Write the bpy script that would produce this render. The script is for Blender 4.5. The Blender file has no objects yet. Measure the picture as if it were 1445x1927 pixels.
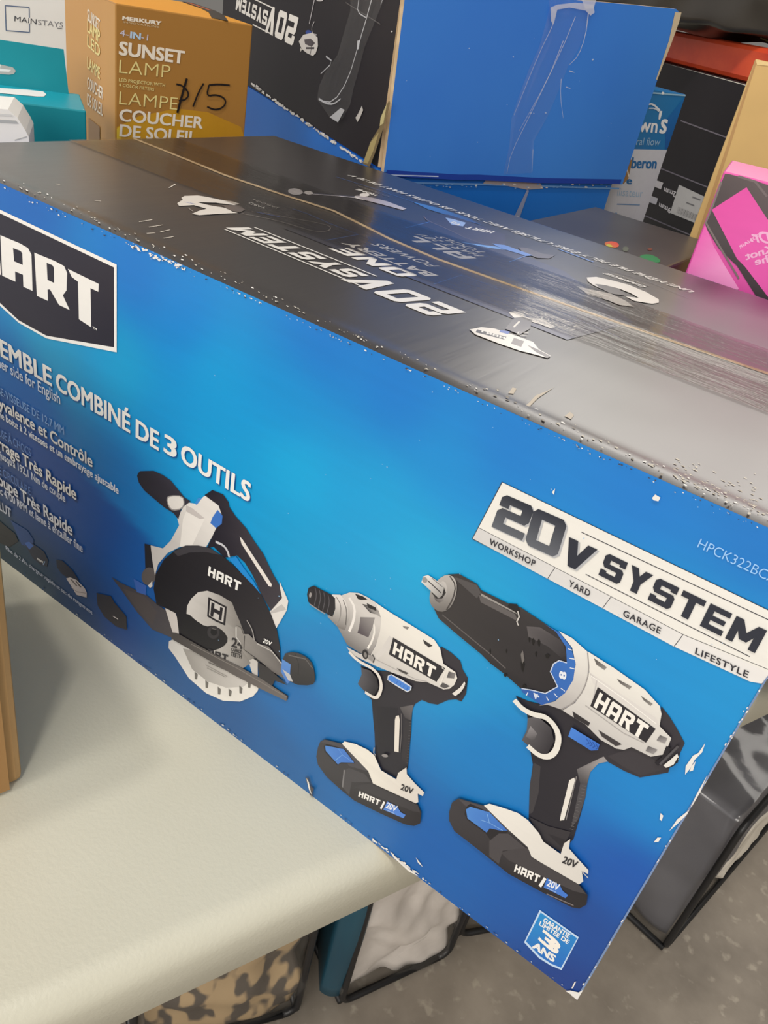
import bpy, bmesh, math, random
from mathutils import Vector, Matrix, noise
from mathutils.geometry import tessellate_polygon
random.seed(7)
S = bpy.context.scene
COL = S.collection

# ------------------------------------------------------------------ camera
F_PX, PX, PY = 1542.0, 722.5, 963.5
AX = Vector((0.79737108, 0.43744195, -0.415745))      # world x,y,z axes seen in camera (x right, y down, z forward)
AY = Vector((0.5777403, -0.35423387, 0.73534653))
AZ = Vector((0.17440046, -0.82653669, -0.53518369))
CAM = Vector((-0.013582, -0.27446266, 0.40885159))
cam = bpy.data.objects.new('camera', bpy.data.cameras.new('camera')); COL.objects.link(cam)
cam.matrix_world = Matrix(((AX[0], -AX[1], -AX[2], CAM[0]), (AY[0], -AY[1], -AY[2], CAM[1]),
                           (AZ[0], -AZ[1], -AZ[2], CAM[2]), (0, 0, 0, 1)))
cam.data.sensor_fit = 'VERTICAL'; cam.data.sensor_height = 36; cam.data.lens = F_PX / 1927 * 36
cam.data.clip_start = 0.02
S.camera = cam

# ------------------------------------------------------------------ light
S.view_settings.view_transform = 'Standard'; S.view_settings.look = 'None'
S.view_settings.gamma = 1; S.view_settings.use_curve_mapping = False
S.view_settings.exposure = -0.16
W = bpy.data.worlds.new('world'); S.world = W; W.use_nodes = True
wn = W.node_tree; wb_ = wn.nodes['Background']                      # a hall: bright front aisles, dim racks at the far back
tc_ = wn.nodes.new('ShaderNodeTexCoord'); sx_ = wn.nodes.new('ShaderNodeSeparateXYZ'); wr_ = wn.nodes.new('ShaderNodeValToRGB')
mr_ = wn.nodes.new('ShaderNodeMapRange'); mr_.inputs['From Min'].default_value = -1; mr_.inputs['From Max'].default_value = 1
wn.links.new(tc_.outputs['Generated'], sx_.inputs[0]); wn.links.new(sx_.outputs['Y'], mr_.inputs['Value']); wn.links.new(mr_.outputs[0], wr_.inputs[0])
e_ = wr_.color_ramp.elements; e_[0].position = .25; e_[0].color = (.92, .88, .83, 1); e_[1].position = .78; e_[1].color = (.24, .225, .205, 1)
wn.links.new(wr_.outputs[0], wb_.inputs[0]); wb_.inputs[1].default_value = 0.9
def lamp(name, loc, target, sx, sy, power, color=(1, .95, .88)):
    L = bpy.data.lights.new(name, 'AREA'); L.shape = 'RECTANGLE'; L.size = sx; L.size_y = sy; L.energy = power; L.color = color
    o = bpy.data.objects.new(name, L); COL.objects.link(o); o.location = loc
    o.rotation_euler = (Vector(target) - Vector(loc)).to_track_quat('-Z', 'Y').to_euler(); return o
lamp('ceiling_lamp', (0.50, -1.25, 3.6), (-.2, 0, 0), .22, .22, 36)
lamp('ceiling_lamp', (-1.05, -1.15, 3.6), (-.2, 0, 0), .22, .22, 32)
lamp('ceiling_lamp', (-0.55, -1.45, 3.6), (-.2, 0, 0), .35, .22, 27)
lamp('ceiling_lamp', (-0.1, 3.6, 2.3), (-.05, .1, .28), 3.4, 1.5, 70)
lamp('front_fill_light', (0.6, -3.6, 1.5), (-.2, 0, .15), 2.6, 1.8, 88)  # added soft fill behind the camera, brightens the upright faces

# ------------------------------------------------------------------ helpers
def ray(px, py): 
    d = Vector((px - PX, py - PY, F_PX)); return Vector((AX.dot(d), AY.dot(d), AZ.dot(d)))
def at(px, py, axis, val):
    d = ray(px, py); return CAM + d * ((val - CAM[axis]) / d[axis])
def lin(c, k=1.0):
    return tuple((((v / 255) / 12.92) if v <= 10 else ((v / 255 + .055) / 1.055) ** 2.4) * k for v in c)
def tag(o, label=None, cat=None, group=None, kind=None):
    if label: o['label'] = label
    if cat: o['category'] = cat
    if group: o['group'] = group
    if kind: o['kind'] = kind
    return o
def empty(name, loc, label, cat, group=None):
    o = bpy.data.objects.new(name, None); COL.objects.link(o); o.location = loc; o.empty_display_size = .05
    return tag(o, label, cat, group)
def link(name, me, mats, parent=None, smooth=False):
    o = bpy.data.objects.new(name, me); COL.objects.link(o)
    for m in (mats if isinstance(mats, (list, tuple)) else [mats]): me.materials.append(m)
    if parent: o.parent = parent; o.matrix_parent_inverse = Matrix.Translation(-parent.location)
    if smooth:
        for p in me.polygons: p.use_smooth = True
    return o
def from_bm(name, bm, mats, parent=None, smooth=False):
    bmesh.ops.recalc_face_normals(bm, faces=bm.faces)
    me = bpy.data.meshes.new(name); bm.to_mesh(me); bm.free()
    return link(name, me, mats, parent, smooth)

def orient(o, n):
    bm = bmesh.new(); bm.from_mesh(o.data); n = Vector(n)
    bad = [f for f in bm.faces if f.normal.dot(n) < 0]
    if bad: bmesh.ops.reverse_faces(bm, faces=bad)
    bm.to_mesh(o.data); bm.free(); return o
# ------------------------------------------------------------------ materials
def newmat(name):
    m = bpy.data.materials.new(name); m.use_nodes = True; nt = m.node_tree
    return m, nt, nt.nodes['Principled BSDF']
def node(nt, t, **k):
    n = nt.nodes.new(t)
    for a, b in k.items():
        if a in n.inputs: n.inputs[a].default_value = b
        else: setattr(n, a, b)
    return n
def mat(name, rgb, rough=.5, rgb2=None, scale=20, detail=4, bump=0, bscale=None, spec=.5, metal=0, coords='Object', stretch=None, lo=.35, hi=.65, coat=0):
    m, nt, b = newmat(name)
    b.inputs['Roughness'].default_value = rough; b.inputs['Specular IOR Level'].default_value = spec
    b.inputs['Metallic'].default_value = metal; b.inputs['Coat Weight'].default_value = coat
    tc = node(nt, 'ShaderNodeTexCoord'); src = tc.outputs[coords]
    if stretch:
        mp = node(nt, 'ShaderNodeMapping'); mp.inputs['Scale'].default_value = stretch
        nt.links.new(src, mp.inputs[0]); src = mp.outputs[0]
    nz = node(nt, 'ShaderNodeTexNoise', Scale=scale, Detail=detail); nt.links.new(src, nz.inputs['Vector'])
    r = node(nt, 'ShaderNodeValToRGB'); r.color_ramp.elements[0].position = lo; r.color_ramp.elements[1].position = hi
    a = lin(rgb); c = lin(rgb2 or [v * .93 for v in rgb])
    r.color_ramp.elements[0].color = (*a, 1); r.color_ramp.elements[1].color = (*c, 1)
    nt.links.new(nz.outputs[0], r.inputs[0]); nt.links.new(r.outputs[0], b.inputs['Base Color'])
    if bump:
        n2 = node(nt, 'ShaderNodeTexNoise', Scale=bscale or scale * 3, Detail=3); nt.links.new(src, n2.inputs['Vector'])
        bp = node(nt, 'ShaderNodeBump', Strength=bump, Distance=.002); nt.links.new(n2.outputs[0], bp.inputs['Height'])
        nt.links.new(bp.outputs[0], b.inputs['Normal'])
    return m
def print_mat(name, rough=.42, spec=.35, bump=.03, stretch=(6, 60, 60), k=1.0, bscale=3):
    m, nt, b = newmat(name)
    at_ = node(nt, 'ShaderNodeAttribute', attribute_name='col')
    tc = node(nt, 'ShaderNodeTexCoord'); mp = node(nt, 'ShaderNodeMapping'); mp.inputs['Scale'].default_value = stretch
    nt.links.new(tc.outputs['Object'], mp.inputs[0])
    nz = node(nt, 'ShaderNodeTexNoise', Scale=bscale, Detail=4); nt.links.new(mp.outputs[0], nz.inputs['Vector'])
    mx = node(nt, 'ShaderNodeMix', data_type='RGBA', blend_type='MULTIPLY'); mx.inputs[0].default_value = .10
    nt.links.new(at_.outputs['Color'], mx.inputs[6]); nt.links.new(nz.outputs[0], mx.inputs[7])
    nt.links.new(mx.outputs[2], b.inputs['Base Color'])
    b.inputs['Roughness'].default_value = rough; b.inputs['Specular IOR Level'].default_value = spec
    bp = node(nt, 'ShaderNodeBump', Strength=bump, Distance=.002); nt.links.new(nz.outputs[0], bp.inputs['Height'])
    nt.links.new(bp.outputs[0], b.inputs['Normal'])
    return m
M = {}
M['print'] = print_mat('printed_card', rough=.4, spec=.5)
M['print_top'] = print_mat('printed_black_card', rough=.34, spec=1.0, bump=.08, stretch=(60, 5, 5), bscale=2.2)
M['print_top'].node_tree.nodes['Principled BSDF'].inputs['Coat Weight'].default_value = .7; M['print_top'].node_tree.nodes['Principled BSDF'].inputs['Coat Roughness'].default_value = .32
M['print_matte'] = print_mat('printed_card_matte', rough=.6, spec=.2, bump=.02)
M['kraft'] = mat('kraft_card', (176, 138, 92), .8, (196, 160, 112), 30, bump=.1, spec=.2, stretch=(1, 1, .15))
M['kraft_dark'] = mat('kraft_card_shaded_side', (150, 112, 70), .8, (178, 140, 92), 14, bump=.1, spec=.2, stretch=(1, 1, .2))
M['tan'] = mat('tan_card', (205, 172, 112), .75, (190, 160, 105), 9, bump=.03, spec=.2)
M['table'] = mat('table_plastic', (198, 195, 178), .42, (190, 187, 170), 5, bump=.10, bscale=420, spec=.35)
M['leg'] = mat('grey_steel', (90, 92, 92), .4, metal=.6)
M['white'] = mat('white_card', (228, 226, 222), .5, (222, 220, 216), 12, spec=.3)
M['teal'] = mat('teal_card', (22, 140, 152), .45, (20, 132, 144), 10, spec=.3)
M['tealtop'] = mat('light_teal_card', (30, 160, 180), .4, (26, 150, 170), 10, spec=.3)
M['black'] = mat('black_card', (34, 31, 36), .5, (39, 36, 40), 8, spec=.25, bump=.02)
M['orange'] = mat('orange_film', (228, 84, 44), .4, (206, 64, 36), 14, detail=5, bump=.3, bscale=18, stretch=(1, 1, 2))
M['bag'] = mat('black_bag_film', (46, 42, 38), .35, (60, 56, 50), 6, bump=.3, bscale=14)
M['olive'] = mat('olive_piping', (120, 122, 72), .5)
M['piping'] = mat('black_piping', (28, 28, 30), .4)
M['quilt'] = mat('quilted_white', (222, 214, 206), .7, (208, 200, 192), 30, bump=.1, spec=.2)
M['beige'] = mat('beige_cloth', (196, 184, 156), .6, (176, 164, 138), 18, bump=.2)
M['slate'] = mat('charcoal_cloth', (84, 84, 92), .5, (98, 98, 104), 6, bump=.2, bscale=10)
M['tealbar'] = mat('dark_teal_cloth', (24, 66, 84), .35, (32, 80, 98), 20, stretch=(1, 1, .2))
M['leaf'] = mat('leaf_print_cloth', (88, 80, 72), .5, (186, 160, 122), 40, detail=1, lo=.47, hi=.55, bump=.1, stretch=(1, 1, .6))
M['shine'] = mat('shiny_black_film', (20, 20, 23), .22, (34, 34, 37), 10, bump=.5, bscale=30, spec=.4)
M['flute'] = mat('torn_board_edge', (186, 160, 124), .85, (206, 182, 146), 90)
M['scuff'] = mat('bare_paper', (226, 222, 216), .8, (206, 202, 198), 60)
M['hole'] = mat('slot_white', (232, 232, 230), .5)

def film(name, rough, tint, bump, stretch, bscale, alpha=.05, flat=None):
    """clear film: mostly see-through with a glossy Fresnel skin"""
    m, nt, b = newmat(name); nt.nodes.remove(b); out = nt.nodes['Material Output']
    tr = node(nt, 'ShaderNodeBsdfTransparent'); tr.inputs[0].default_value = (*tint, 1)
    gl = node(nt, 'ShaderNodeBsdfGlossy', Roughness=rough)
    di = node(nt, 'ShaderNodeBsdfDiffuse'); di.inputs[0].default_value = (.75, .72, .66, 1)
    fr = node(nt, 'ShaderNodeFresnel', IOR=1.5)
    ge = node(nt, 'ShaderNodeNewGeometry'); io = node(nt, 'ShaderNodeMapRange'); io.inputs['To Min'].default_value = 1.5; io.inputs['To Max'].default_value = 1 / 1.5   # same skin from both sides of the film
    nt.links.new(ge.outputs['Backfacing'], io.inputs['Value']); nt.links.new(io.outputs[0], fr.inputs['IOR'])
    tc = node(nt, 'ShaderNodeTexCoord'); mp = node(nt, 'ShaderNodeMapping'); mp.inputs['Scale'].default_value = stretch
    nt.links.new(tc.outputs['Object'], mp.inputs[0])
    nz = node(nt, 'ShaderNodeTexNoise', Scale=bscale, Detail=5, Roughness=.65); nt.links.new(mp.outputs[0], nz.inputs['Vector'])
    bp = node(nt, 'ShaderNodeBump', Strength=bump, Distance=.002); nt.links.new(nz.outputs[0], bp.inputs['Height'])
    nt.links.new(bp.outputs[0], gl.inputs['Normal']); nt.links.new(bp.outputs[0], fr.inputs['Normal'])
    m1 = node(nt, 'ShaderNodeMixShader'); m1.inputs[0].default_value = alpha
    nt.links.new(tr.outputs[0], m1.inputs[1]); nt.links.new(di.outputs[0], m1.inputs[2])
    m2 = node(nt, 'ShaderNodeMixShader')
    if flat: m2.inputs[0].default_value = flat
    else:
        ml = node(nt, 'ShaderNodeMath', operation='MULTIPLY'); ml.inputs[1].default_value = .78; nt.links.new(fr.outputs[0], ml.inputs[0]); nt.links.new(ml.outputs[0], m2.inputs[0])
    nt.links.new(m1.outputs[0], m2.inputs[1]); nt.links.new(gl.outputs[0], m2.inputs[2])
    nt.links.new(m2.outputs[0], out.inputs[0]); return m
M['tape'] = film('clear_packing_tape', .05, (.80, .79, .78), .20, (10, 60, 40), 3.0, .003)
M['wrap'] = film('wrinkled_clear_tape', .12, (.97, .98, 1.0), .15, (40, 40, 8), 2.0, .03, .04)
M['wrinkle'] = film('tape_crease', .2, (.97, .98, 1.0), .1, (40, 40, 8), 2.0, .5, .05)
M['wrinkle'].node_tree.nodes['Diffuse BSDF'].inputs[0].default_value = (.85, .86, .90, 1)
M['vinyl'] = film('clear_vinyl', .10, (.99, .99, .99), .25, (5, 5, 5), 3.0, .03, .07)

# ------------------------------------------------------------------ flat printing on card
_tc = {}
def text_geo(s, bold=0, spacing=1.0):
    key = (s, bold, spacing)
    if key in _tc: return _tc[key]
    cu = bpy.data.curves.new('t', 'FONT'); cu.body = s; cu.size = 1; cu.offset = bold; cu.space_character = spacing
    cu.resolution_u = 3; cu.fill_mode = 'FRONT'
    o = bpy.data.objects.new('t', cu); COL.objects.link(o)
    dg = bpy.context.evaluated_depsgraph_get(); me = bpy.data.meshes.new_from_object(o.evaluated_get(dg))
    vs = [(v.co.x, v.co.y) for v in me.vertices]; fs = [tuple(p.vertices) for p in me.polygons]
    bpy.data.objects.remove(o); bpy.data.curves.remove(cu); bpy.data.meshes.remove(me)
    _tc[key] = (vs, fs); return _tc[key]
def ext(vs): xs = [v[0] for v in vs]; return min(xs), max(xs)
CAP = max(v[1] for v in text_geo('H')[0])
def rc(x0, y0, x1, y1): return [(x0, y0), (x1, y0), (x1, y1), (x0, y1)]
GL = {
 'H': (1, [rc(0, 0, .3, 1), rc(.7, 0, 1, 1), rc(.3, .4, .7, .63)]),
 'A': (1, [rc(0, 0, .3, .86), rc(.7, 0, 1, .86), [(0, .74), (1, .74), (1, .86), (.86, 1), (.1, 1), (0, .9)], rc(.3, .26, .7, .46)]),
 'R': (1, [rc(0, 0, .3, 1), [(.3, .78), (1, .78), (1, .88), (.86, 1), (.3, 1)], rc(.7, .55, 1, .8), [(.3, .4), (.84, .4), (1, .52), (1, .6), (.3, .6)], [(.42, .42), (.76, .42), (1, 0), (.66, 0)]]),
 'T': (1, [rc(0, .76, 1, 1), rc(.34, 0, .66, .78)]),
 'S': (1, [[(.06, .78), (1, .78), (1, 1), (.14, 1), (.0, .88), (.0, .78)], rc(0, .55, .3, .8), [(0, .56), (.12, .41), (.9, .41), (.9, .61), (0, .61)], rc(.7, .2, 1, .5), [(.7, .5), (1, .5), (.9, .61), (.7, .61)], [(0, 0), (.88, 0), (1, .12), (1, .22), (0, .22)], rc(.0, .2, .28, .3), rc(.72, .7, 1, .8)]),
 'Y': (1, [[(0, 1), (.34, 1), (.66, .42), (.66, .36), (.34, .36), (.34, .42)], [(1, 1), (.66, 1), (.34, .42), (.34, .38), (.66, .38), (.66, .42)], rc(.34, 0, .66, .42)]),
 'E': (.92, [rc(0, 0, .3, 1), rc(.3, .78, 1, 1), rc(.3, .4, .92, .6), rc(.3, 0, 1, .22)]),
 'M': (1.25, [rc(0, 0, .24, 1), rc(.76, 0, 1, 1), [(.0, 1), (.26, 1), (.5, .56), (.5, .22), (.38, .22)], [(1, 1), (.74, 1), (.5, .56), (.5, .22), (.62, .22)]]),
 'V': (1, [[(0, 1), (.33, 1), (.64, .12), (.64, 0), (.36, 0)], [(1, 1), (.68, 1), (.38, .12), (.38, 0), (.64, 0)]]),
 '2': (1, [[(0, .78), (.88, .78), (1, .78), (1, .88), (.88, 1), (.12, 1), (0, .9)], rc(0, .66, .3, .8), rc(.7, .52, 1, .8), [(0, .3), (.12, .41), (.9, .41), (1, .53), (.9, .62), (.12, .62), (0, .5)], rc(0, .1, .3, .45), rc(0, 0, 1, .22)]),
 '0': (1, [[(0, .12), (.12, 0), (.3, 0), (.3, 1), (.12, 1), (0, .88)], [(1, .12), (.88, 0), (.7, 0), (.7, 1), (.88, 1), (1, .88)], rc(.3, .78, .7, 1), rc(.3, 0, .7, .22)]),
 'O': (1.05, [[(0, .12), (.12, 0), (.3, 0), (.3, 1), (.12, 1), (0, .88)], [(1, .12), (.88, 0), (.7, 0), (.7, 1), (.88, 1), (1, .88)], rc(.3, .78, .7, 1), rc(.3, 0, .7, .22)]),
 'N': (1.05, [rc(0, 0, .28, 1), rc(.72, 0, 1, 1), [(0, 1), (.3, 1), (1, 0), (.7, 0)]]),
 'L': (.85, [rc(0, 0, .32, 1), rc(.3, 0, 1, .24)]),
 ' ': (.5, []),
}
def block_geo(s, gap=.14):
    vs, fs, x = [], [], 0
    for ch in s:
        w, polys = GL[ch]; w *= .8
        for p in polys:
            b = len(vs); vs += [(x + a * w, c) for a, c in p]; fs.append(tuple(range(b, b + len(p))))
        x += w + gap
    return vs, fs

class Face:
    """a flat panel in the scene: origin o, axes u v, normal n"""
    def __init__(s, o, u, v, n=None):
        s.o, s.u, s.v = Vector(o), Vector(u).normalized(), Vector(v).normalized()
        s.n = Vector(n) if n else s.u.cross(s.v)
        s.n.normalize()
        if s.n.dot(CAM - s.o) < 0: s.n = -s.n
    def hit(s, px, py):
        d = ray(px, py); p = CAM + d * ((s.o - CAM).dot(s.n) / d.dot(s.n)) - s.o
        c = s.u.dot(s.v); a, b = p.dot(s.u), p.dot(s.v); k = 1 - c * c
        return ((a - c * b) / k, (b - c * a) / k)
    def pt(s, a, b, h=0): return s.o + s.u * a + s.v * b + s.n * h
    def ppm(s, px, py):                       # metres per pixel here
        a, b = s.hit(px, py); return (s.pt(a, b) - CAM).length / F_PX
EPS = .000015
class Print:
    def __init__(s, face, sc=1, ox=0, oy=0, base=.0003, clip=None, eps=EPS):
        s.f = face; s.vs = []; s.cs = []; s.fs = []; s.L = 0; s.base = base; s.eps = eps; s.clip = clip; s.sc, s.ox, s.oy = sc, ox, oy
    def crop(s, sc, ox, oy): s.sc, s.ox, s.oy = sc, ox, oy; return s
    def P(s, x, y):
        a, b = s.f.hit(s.ox + x / s.sc, s.oy + y / s.sc)
        if s.clip: a = min(max(a, s.clip[0]), s.clip[1]); b = min(max(b, s.clip[2]), s.clip[3])
        return (a, b)
    def up(s, n=1): s.L += n; return s
    def _add(s, pts, faces, col, col2=None, g=None):
        b = len(s.vs); h = s.base + s.L * s.eps
        c1 = lin(col); c2 = lin(col2) if col2 else None
        for p in pts:
            s.vs.append(s.f.pt(p[0], p[1], h))
            if c2:
                d = (g[1][0] - g[0][0], g[1][1] - g[0][1])
                t = ((p[0] - g[0][0]) * d[0] + (p[1] - g[0][1]) * d[1]) / (d[0] ** 2 + d[1] ** 2); t = min(1, max(0, t))
                s.cs.append(tuple(c1[i] * (1 - t) + c2[i] * t for i in range(3)))
            else: s.cs.append(c1)
        s.fs += [tuple(i + b for i in f) for f in faces]
    def plane_poly(s, pts, col, col2=None, g=None):
        tri = tessellate_polygon([[Vector((p[0], p[1], 0)) for p in pts]])
        s._add(pts, tri, col, col2, g); return s
    def poly(s, pts, col, col2=None, g=None, smooth=0):
        q = [s.P(*p) for p in pts]
        for _ in range(smooth):
            r = []
            for i in range(len(q)):
                a, b = q[i], q[(i + 1) % len(q)]
                r += [(a[0] * .75 + b[0] * .25, a[1] * .75 + b[1] * .25), (a[0] * .25 + b[0] * .75, a[1] * .25 + b[1] * .75)]
            q = r
        if g: g = (s.P(*g[0]), s.P(*g[1]))
        s.L += 1
        return s.plane_poly(q, col, col2, g)
    def ell(s, cx, cy, rx, ry, col, rot=0, col2=None, g=None, n=28):
        c, d = math.cos(math.radians(rot)), math.sin(math.radians(rot))
        pts = [(cx + rx * math.cos(t) * c - ry * math.sin(t) * d, cy + rx * math.cos(t) * d + ry * math.sin(t) * c) for t in [i * 2 * math.pi / n for i in range(n)]]
        return s.poly(pts, col, col2, g)
    def stroke(s, pts, w, col, smooth=0, taper=None, closed=False):
        q = [s.P(*p) for p in pts]
        k = s.f.ppm(s.ox + pts[0][0] / s.sc, s.oy + pts[0][1] / s.sc) / s.sc
        return s.plane_stroke(q, w * k, col, smooth, taper)
    def plane_stroke(s, q, w, col, smooth=0, taper=None):
        for _ in range(smooth):
            r = [q[0]]
            for a, b in zip(q, q[1:]):
                r += [(a[0] * .75 + b[0] * .25, a[1] * .75 + b[1] * .25), (a[0] * .25 + b[0] * .75, a[1] * .25 + b[1] * .75)]
            q = r + [q[-1]]
        V = [Vector(p) for p in q]; L, R = [], []
        for i, p in enumerate(V):
            d = (V[min(i + 1, len(V) - 1)] - V[max(i - 1, 0)])
            if d.length < 1e-9: d = Vector((1, 0))
            d.normalize(); n = Vector((-d.y, d.x)); ww = w / 2
            if taper: ww *= taper[0] + (taper[1] - taper[0]) * i / (len(V) - 1)
            L.append(tuple(p + n * ww)); R.append(tuple(p - n * ww))
        m = len(V); s.L += 1
        s._add(L + R, [(i, i + 1, m + i + 1, m + i) for i in range(m - 1)], col); return s
    def plane_text(s, t, p0, p1, p2, col, bold=0, block=False, vis=None, col2=None, spacing=1.0):
        if block: vs, fs = block_geo(t); cap = 1
        else:
            wt = max(bold, 0); vs, fs = text_geo(t, min(bold, 0), spacing); cap = CAP
        lo, hi = ext(vs); span = hi - lo
        if vis:
            a, b = ext(text_geo(vis, min(bold, 0), spacing)[0]); span = b - a; lo = hi - span
        X = ((p1[0] - p0[0]) / span, (p1[1] - p0[1]) / span); Y = ((p2[0] - p0[0]) / cap, (p2[1] - p0[1]) / cap)
        pts = [(p0[0] + (v[0] - lo) * X[0] + v[1] * Y[0], p0[1] + (v[0] - lo) * X[1] + v[1] * Y[1]) for v in vs]
        if block:
            for i, f in enumerate(fs):
                s.L += .3 if i % 2 else -.3
                if i % 8 == 0: s.L += .2
                s.L += .02 * (i % 8)
                s._add([pts[k] for k in f], [tuple(range(len(f)))], col, col2, (p0, p2) if col2 else None)
            s.L += 1.5; return s
        if wt:                                            # heavier weights: the letter printed four times, a hair apart
            for dx, dy in ((-1, -.6), (1, -.6), (-1, .6), (1, .6)):
                ox, oy = dx * wt, dy * wt
                s._add([(q[0] + ox * X[0] + oy * Y[0], q[1] + ox * X[1] + oy * Y[1]) for q in pts], fs, col); s.L += .25
            return s
        s._add(pts, fs, col, col2, (p0, p2) if col2 else None); return s
    def text(s, t, P0, P1, P2, col, **k):
        s.L += 1
        return s.plane_text(t, s.P(*P0), s.P(*P1), s.P(*P2), col, **k)
    def hline(s, t, xl, right, cap, col, shadow=None, **k):
        """horizontal line of type: right end of its baseline, left end x, letter height"""
        a1, b = s.P(*right)
        lo, hi = s.f.hit(0, 0)[0] - 2, a1
        for _ in range(50):                                   # find where the baseline crosses column xl
            mid = (lo + hi) / 2; p = s.f.pt(mid, b); q = p - CAM
            c = AX * q.x + AY * q.y + AZ * q.z; x = (PX + F_PX * c.x / c.z - s.ox) * s.sc
            if c.z <= 0 or x < xl: lo = mid
            else: hi = mid
        h = s.P(right[0], right[1] - cap)[1] - b
        if shadow:
            d = h * .05; s.L += 1
            s.plane_text(t, (lo + d, b - d), (a1 + d, b - d), (lo + d, b - d + h), shadow, **k)
        s.L += 1
        return s.plane_text(t, (lo, b), (a1, b), (lo, b + h), col, **k)
    def build(s, name, parent, m=None):
        me = bpy.data.meshes.new(name); me.from_pydata([tuple(v) for v in s.vs], [], s.fs); me.update()
        ca = me.color_attributes.new('col', 'FLOAT_COLOR', 'POINT')
        for i, c in enumerate(s.cs): ca.data[i].color = (*c, 1)
        return link(name, me, m or M['print'], parent)

def merge(p, o, m):
    """printing and wear that belong to the surface of one panel go into that panel's mesh"""
    me = o.data; bm = bmesh.new(); bm.from_mesh(me)
    lay = bm.verts.layers.float_color.get('col') or bm.verts.layers.float_color.new('col')
    if m.name not in [x.name for x in me.materials]: me.materials.append(m)
    mi = [x.name for x in me.materials].index(m.name)
    vs = []
    for v, c in zip(p.vs, p.cs):
        w = bm.verts.new(v); w[lay] = (*c, 1); vs.append(w)
    for f in p.fs:
        try: bm.faces.new([vs[i] for i in f]).material_index = mi
        except ValueError: pass
    bm.to_mesh(me); bm.free(); return o
def grid_mesh(face, a0, a1, b0, b1, na, nb, cf, hf=None):
    vs, cs, fs = [], [], []
    for j in range(nb + 1):
        for i in range(na + 1):
            a, b = a0 + (a1 - a0) * i / na, b0 + (b1 - b0) * j / nb
            vs.append(face.pt(a, b, hf(a, b) if hf else 0)); cs.append(cf(a, b))
    for j in range(nb):
        for i in range(na):
            k = j * (na + 1) + i; fs.append((k, k + 1, k + na + 2, k + na + 1))
    return vs, cs, fs

def prism(bm, base, z0, z1, mi=None):
    """upright prism over a ground polygon; mi = material index for each side, then top, then bottom"""
    lo = [bm.verts.new((p[0], p[1], z0)) for p in base]; hi = [bm.verts.new((p[0], p[1], z1)) for p in base]
    n = len(base); fs = []
    for i in range(n): fs.append(bm.faces.new((lo[i], lo[(i + 1) % n], hi[(i + 1) % n], hi[i])))
    fs.append(bm.faces.new(hi)); fs.append(bm.faces.new(lo[::-1]))
    if mi:
        for f, k in zip(fs, mi): f.material_index = k
    return fs
def tube(bm, pts, r, n=8):
    rings = []
    for i, p in enumerate(pts):
        p = Vector(p); d = (Vector(pts[min(i + 1, len(pts) - 1)]) - Vector(pts[max(i - 1, 0)])).normalized()
        a = d.orthogonal().normalized() if i == 0 else (prev - d * prev.dot(d)).normalized()
        prev = a; b = d.cross(a)
        rings.append([bm.verts.new(p + (a * math.cos(t) + b * math.sin(t)) * r) for t in [k * 2 * math.pi / n for k in range(n)]])
    for A, B in zip(rings, rings[1:]):
        for k in range(n): bm.faces.new((A[k], A[(k + 1) % n], B[(k + 1) % n], B[k]))
    bm.faces.new(rings[0][::-1]); bm.faces.new(rings[-1])
def box_pts(c, A, la, B, lb):
    c = Vector((c[0], c[1])); A = Vector(A); B = Vector(B)
    return [c, c + A * la, c + A * la + B * lb, c + B * lb]
def bevelled(name, base, z0, z1, mats, parent=None, r=.0015, mi=None, seg=2):
    bm = bmesh.new(); prism(bm, base, z0, z1, mi)
    bmesh.ops.recalc_face_normals(bm, faces=bm.faces)
    bmesh.ops.bevel(bm, geom=list(bm.edges), offset=r, segments=seg, affect='EDGES', profile=.5)
    return from_bm(name, bm, mats, parent)

# ================================================================== the setting
FZ = -.74
bm = bmesh.new(); prism(bm, [(-3.5, -2.5), (3.5, -2.5), (3.5, 5), (-3.5, 5)], FZ - .05, FZ)
fm, nt, b = newmat('concrete_floor')
tc = node(nt, 'ShaderNodeTexCoord')
n1 = node(nt, 'ShaderNodeTexNoise', Scale=9, Detail=6, Roughness=.6); n2 = node(nt, 'ShaderNodeTexNoise', Scale=42, Detail=3)
for n in (n1, n2): nt.links.new(tc.outputs['Object'], n.inputs['Vector'])
r1 = node(nt, 'ShaderNodeValToRGB'); r1.color_ramp.elements[0].position = .3; r1.color_ramp.elements[1].position = .7
r1.color_ramp.elements[0].color = (*lin((128, 119, 108)), 1); r1.color_ramp.elements[1].color = (*lin((160, 150, 137)), 1)
r2 = node(nt, 'ShaderNodeValToRGB'); r2.color_ramp.elements[0].position = .60; r2.color_ramp.elements[1].position = .70
mx = node(nt, 'ShaderNodeMix', data_type='RGBA'); mx.inputs[7].default_value = (*lin((186, 176, 160)), 1)
ml = node(nt, 'ShaderNodeMath', operation='MULTIPLY'); ml.inputs[1].default_value = .6
nt.links.new(n1.outputs[0], r1.inputs[0]); nt.links.new(n2.outputs[0], r2.inputs[0]); nt.links.new(r2.outputs[0], ml.inputs[0])
nt.links.new(ml.outputs[0], mx.inputs[0]); nt.links.new(r1.outputs[0], mx.inputs[6]); nt.links.new(mx.outputs[2], b.inputs['Base Color'])
b.inputs['Roughness'].default_value = .6
tag(from_bm('floor', bm, fm), kind='structure')

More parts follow.
